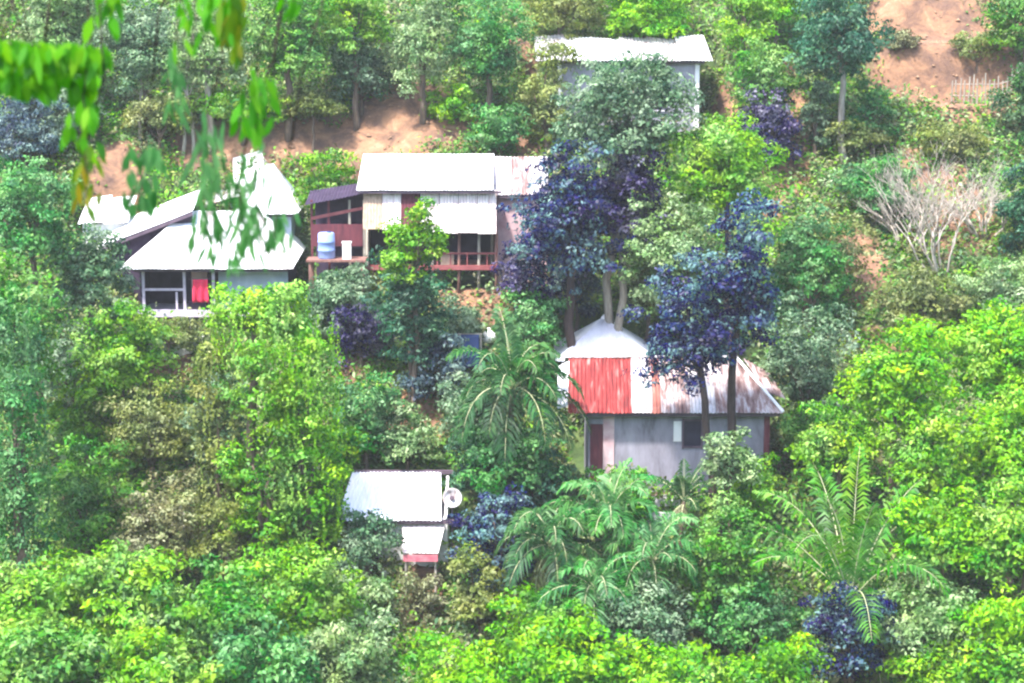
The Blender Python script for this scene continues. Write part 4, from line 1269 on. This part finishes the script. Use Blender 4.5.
# --- foreground crowns along the bottom
G2 = 'leafy crowns along the bottom of the view'
T((-35, 555, 95, 660), 'lime', 'light green big leaved crown in the bottom left, uppermost at the edge', base=760, leaf=.33, y=67, group=G2)
T((60, 555, 195, 660), 'lime', 'big leaved crown second from the left along the bottom', base=760, leaf=.34, y=67.5, group=G2)
T((160, 572, 290, 672), 'mid', 'mid green big leaved crown below the dry thicket', base=760, leaf=.33, y=67, group=G2)
T((-30, 625, 120, 730), 'mid', 'mid green crown in the bottom left corner', base=800, leaf=.36, y=64, group=G2)
T((85, 628, 225, 730), 'lime', 'large leaved light crown on the bottom edge, second from the corner', base=800, leaf=.35, y=64, group=G2)
T((205, 630, 335, 735), 'jade', 'jade green crown on the bottom edge below the vine trees', base=800, leaf=.33, y=64.5, group=G2)
T((255, 545, 352, 650), 'lime', 'light green crown below the lower vine curtain', base=720, leaf=.3, y=69, group=G2)
T((305, 618, 396, 720), 'pale', 'pale green crown on the bottom edge left of the brown bank', base=780, leaf=.3, y=66, group=G2)
T((400, 640, 500, 735), 'bright', 'yellow green crown on the bottom edge right under the brown bank', base=780, leaf=.3, y=66, group=G2)
T((470, 605, 605, 715), 'bright', 'broad yellow green crown under the clump of palms', base=780, leaf=.3, y=66.5, group=G2)
T((585, 645, 720, 735), 'bright', 'low yellow green crown at the middle of the bottom edge', base=780, leaf=.3, y=65.5, group=G2)
T((690, 655, 790, 730), 'lime', 'lime crown on the bottom edge below the jade bush', base=780, leaf=.3, y=66, group=G2)

# --- palms
palm('big feathery palm with arching fronds left of the red roof', 512, 388, 505, 3.5, 30, 'dark', elev=(-15, 84), droop=1.3, seed=3, ll=.85, lw=.13, y=76.6)
palm('drooping palm at the left of the palm clump below the grey house', 552, 545, 640, 2.9, 22, 'dark', elev=(-5, 82), lw=.12, droop=1.25, seed=5, y=71.6)
palm('tallest green palm in the middle of the clump below the grey house', 608, 520, 620, 2.8, 22, 'jade', elev=(0, 84), lw=.12, droop=1.1, seed=8, y=72.4)
palm('right hand palm of the clump, beside the mid green tree', 652, 560, 640, 2.6, 20, 'jade', elev=(5, 80), droop=1.2, seed=13, y=71.2)
palm('low dark palm in front of the palm clump', 595, 590, 660, 2.5, 16, 'jade', elev=(5, 75), droop=1.2, seed=21, y=70)
palm('small upright palm below the window of the grey house', 684, 500, 530, 1.7, 10, 'dark', elev=(25, 85), droop=.7, seed=34, y=74.9, trunk_r=.09, lw=.07, ll=.45)
palm('big spreading palm with upright pale ribbed fronds on the lower right', 850, 602, 640, 6.2, 13, 'mid', elev=(30, 89), droop=.95, seed=57, y=70.4, nleaf=40, lw=.12, ll=.95, trunk_r=.2)


def bare_shrub(px, base, top, half, label, seed):
    random.seed(seed)
    y = hill_y(base)
    p = at(px, base, y)
    g = hz(p.x, y)
    root = thing('bare_shrub', label, 'shrub', (p.x, y, g - .05))
    hgt = zz(top, y) - g
    s = y / FPX
    mb = MB()

    def grow(p, d, ln, r, lev):
        q = p + d * ln
        limb(mb, p, q, r, r * .6, .14, 4, 5)
        if lev == 0: return
        for _ in range(random.choice((2, 3, 3))):
            nd = (d + Vector((random.uniform(-1, 1), random.uniform(-.8, .8), random.uniform(-.2, .7))) * .75).normalized()
            grow(p.lerp(q, random.uniform(.55, 1)), nd, ln * random.uniform(.6, .85), r * .55, lev - 1)
    for i in range(8):
        a = random.uniform(-1, 1)
        grow(Vector((a * .4, random.uniform(-.2, .2), 0)), Vector((a * half * s / hgt * 1.3, random.uniform(-.3, .3), 1)).normalized(), hgt * .40, .06, 4)
    mb.build('branches', M['twig'], root, True)
    return root


bare_shrub(940, 280, 150, 60, 'bare pale branching shrub on the dry slope', 4)
bare_shrub(985, 250, 180, 30, 'smaller leafless shrub right of the bare pale shrub', 9)
bare_shrub(905, 250, 185, 34, 'leafless grey shrub left of the bare pale shrub', 15)


# --- slender bare stems among the hilltop trees
def stems():
    for i, (px, top, base, lean, lab) in enumerate(((182, 55, 142, 8, 'slim leaning grey stem above the white hip roof'),
                                               (193, 60, 142, -5, 'slim upright grey stem, right of the leaning one'),
                                               (140, 75, 140, 3, 'short pale stem above the left cluster of huts'))):
        y = hill_y(base) - .6
        p = at(px, base, y); g = hz(p.x, y)
        r = thing('slender_tree', lab, 'tree', (p.x, y, g))
        h_ = zz(top, y) - g
        mb = MB()
        q = Vector((lean * .05, 0, h_))
        limb(mb, (0, 0, -.2), q, .1, .04, .05, 6, 7)
        for k in range(5):
            b = Vector((q.x * .7, 0, h_ * (.5 + .1 * k)))
            limb(mb, b, b + Vector((random.uniform(-.7, .7), random.uniform(-.4, .4), random.uniform(.4, .9))), .03, .012, .1, 3, 5)
        mb.build('trunk', M['palebark'], r, True)
        lob = [(q.x + random.uniform(-.5, .5), random.uniform(-.4, .4), h_ * random.uniform(.8, 1.05), .4, .4, .3) for _ in range(4)]
        V, T_ = crown_leaves(lob, .2, .7)
        quads_object('crown', V, T_, LM['pale'], r)


stems()


# --- the near tree whose twigs hang into the view at the top left
def near_tree():
    random.seed(77)
    y = 10.5
    bx, by = -4.6, 10.8
    g = hz(bx, by)
    root = thing('overhanging_tree', 'near tree whose leafy twigs hang down into the top left of the view', 'tree', (bx, by, g))
    O = Vector((bx, by, g))
    mb = MB()
    top = Vector((.2, 0, 32.2 - g))
    tp = limb(mb, (0, 0, -.3), top, .26, .14, .04, 8, 10)
    bough = [Vector((bx + .1, by, 30.6)) - O, Vector((-3.5, 10.6, 30.75)) - O, Vector((-2.6, 10.4, 30.62)) - O, Vector((-1.7, 10.3, 30.5)) - O, Vector((-.9, 10.2, 30.25)) - O]
    mb.tube([tuple(v) for v in bough], [.11, .085, .06, .04, .02], 8)
    Q = {'near': [], 'nearyel': [], 'nearjade': []}

    def leafq(c, d, L, w, key):
        d = d.normalized()
        s = d.cross(Vector((random.uniform(-.6, .6), -1, random.uniform(-.3, .3)))).normalized()
        n = s.cross(d).normalized()
        m1 = c + d * L * .38
        m2 = c + d * L * .72
        Q[key].append([c, m1 + s * w * .5 + n * w * .1, m2 + s * w * .38 + n * w * .06, c + d * L - n * L * .06, m2 - s * w * .38 + n * w * .06, m1 - s * w * .5 + n * w * .1])

    def spray(x0, y0, x1, y1, key, n, L, w, dist, horiz=False):
        """a twig from the bough that ends in hanging leaves"""
        a = at((x0 + x1) / 2, y0 - 8, dist) - O
        b = at((x0 + x1) / 2 + random.uniform(-4, 4), y1 - 12, dist) - O
        start = min((bough[i].lerp(bough[i + 1], k / 12) for i in range(4) for k in range(13)), key=lambda v: (v - a).length)
        limb(mb, start, a, .006, .005, .1, 4, 5)
        if horiz:
            a = at(x0, y0 + 8, dist) - O; b = at(x1, y0 + 16, dist) - O
            limb(mb, start, a, .006, .005, .05, 4, 5)
        pts = limb(mb, a, b, .005, .003, .1, 5, 5)
        s = dist / FPX
        for i in range(int(n * 1.9)):
            t = random.random()
            c = a.lerp(b, t) + Vector((0 if horiz else random.uniform(-.42, .42) * (x1 - x0) * s, random.uniform(-.15, .15), random.uniform(-.02, .04)))
            d = Vector((random.uniform(-.5, .5), random.uniform(-.3, .3), -1))
            leafq(c, d, L * random.uniform(.4, .85), w * random.uniform(.5, .8), key)

    spray(-10, 36, 104, 110, 'near', 95, .2, .08, 10.2, True)
    spray(-10, 64, 96, 118, 'near', 50, .2, .08, 10.4, True)
    spray(66, 105, 100, 165, 'near', 16, .17, .06, 10.2)
    spray(75, 150, 98, 215, 'nearyel', 12, .16, .05, 10.2)
    spray(92, -20, 122, 26, 'near', 9, .2, .07, 10.2)
    spray(178, -15, 215, 60, 'near', 12, .2, .045, 10.2)
    spray(222, -15, 252, 58, 'nearyel', 12, .24, .06, 10.1)
    spray(205, -5, 240, 45, 'near', 10, .2, .06, 10.1)
    spray(238, 80, 275, 140, 'near', 16, .22, .055, 10.2)
    spray(280, -25, 300, 20, 'near', 6, .18, .05, 10.2)
    spray(120, 150, 165, 215, 'nearjade', 16, .2, .055, 10.6)
    spray(190, 120, 225, 262, 'nearjade', 34, .24, .04, 10.6)
    spray(215, 190, 262, 262, 'nearjade', 22, .24, .04, 10.6)
    spray(255, 215, 300, 250, 'nearjade', 10, .24, .035, 10.6)
    spray(236, 150, 272, 250, 'nearjade', 14, .2, .035, 10.6)
    spray(165, 60, 185, 130, 'nearjade', 10, .2, .04, 10.6)
    for t in (18, 30, 42):
        a = at(26 + random.uniform(-3, 3), 40, 10.3) - O
        limb(mb, bough[1] if t < 30 else bough[2], a, .008, .005, .12, 5, 5)
    mb.build('trunk', M['darkbark'], root, True)
    # leafy top of the tree, above the view
    for key in Q:
        V = np.array([[tuple(v) for v in q] for q in Q[key]])
        nm = {'near': 'leaves', 'nearyel': 'leaves', 'nearjade': 'leaves'}[key]
        o = quads_object(nm, V, rng.normal(.45, .22, len(V)), LM[key], root, 6)
        if key == 'nearyel': o['label'] = 'yellowing leaves with orange tips'
    lob = [(random.uniform(-2.2, .8), random.uniform(-1, 1.5), 32.6 - g + random.uniform(-.3, 1.5), 1.1, 1.1, .8) for _ in range(8)]
    V, T_ = crown_leaves(lob, .2, .5)
    quads_object('crown', V, T_, LM['near'], root)


near_tree()

# ================================================================== WORLD, SUN, CAMERA
w = bpy.data.worlds.new('World')
S.world = w
w.use_nodes = True
nt = w.node_tree
bg = nt.nodes['Background']
sky = nt.nodes.new('ShaderNodeTexSky')
sky.sky_type = 'NISHITA'
sky.sun_disc = False
SUN = Vector((-.30, -.36, .88)).normalized()
elev = math.asin(SUN.z)
sky.sun_elevation = elev
sky.sun_rotation = math.atan2(SUN.x, SUN.y)
sky.air_density = 1.0; sky.dust_density = 2.0
nt.links.new(sky.outputs[0], bg.inputs[0])
bg.inputs[1].default_value = .15
ld = bpy.data.lights.new('Sun', 'SUN')
ld.energy = 2.6; ld.angle = R(4); ld.color = (1, .965, .9)
hm = bpy.data.materials.new('haze_air')
hm.use_nodes = True
hn = hm.node_tree
hn.nodes.remove(hn.nodes['Principled BSDF'])
pv = hn.nodes.new('ShaderNodeVolumePrincipled')
pv.inputs['Color'].default_value = (.93, .96, .95, 1)
pv.inputs['Density'].default_value = .0003
pv.inputs['Anisotropy'].default_value = .0
hn.links.new(pv.outputs[0], hn.nodes['Material Output'].inputs['Volume'])
hb = MB().box((0, 88, 14), (275, 250, 60))
tag(hb.build('haze', hm), 'pale thin humid air over the whole valley', 'haze', kind='stuff')
lo = bpy.data.objects.new('Sun', ld)
COL.objects.link(lo)
lo.rotation_euler = (-SUN).to_track_quat('-Z', 'Y').to_euler()
lo.location = SUN * 60 + Vector((0, 80, 20))

cam = bpy.data.cameras.new('Camera')
cam.lens = 72; cam.sensor_width = 36; cam.clip_end = 800; cam.clip_start = .2
cam.dof.use_dof = True; cam.dof.focus_distance = 84; cam.dof.aperture_fstop = 2.8
co = bpy.data.objects.new('Camera', cam)
COL.objects.link(co)
co.location = (0, 0, CAMZ)
co.rotation_euler = (R(90) - PITCH, 0, 0)
S.camera = co
S.view_settings.view_transform = 'Standard'
S.view_settings.look = 'None'
S.view_settings.exposure = 2.25
S.view_settings.gamma = 1
S.cycles.pixel_filter_type = 'BLACKMAN_HARRIS'
S.cycles.filter_width = 2.3
S.cycles.max_bounces = 4
S.cycles.diffuse_bounces = 2
S.cycles.transmission_bounces = 2
print('leaf faces', COUNT[0])
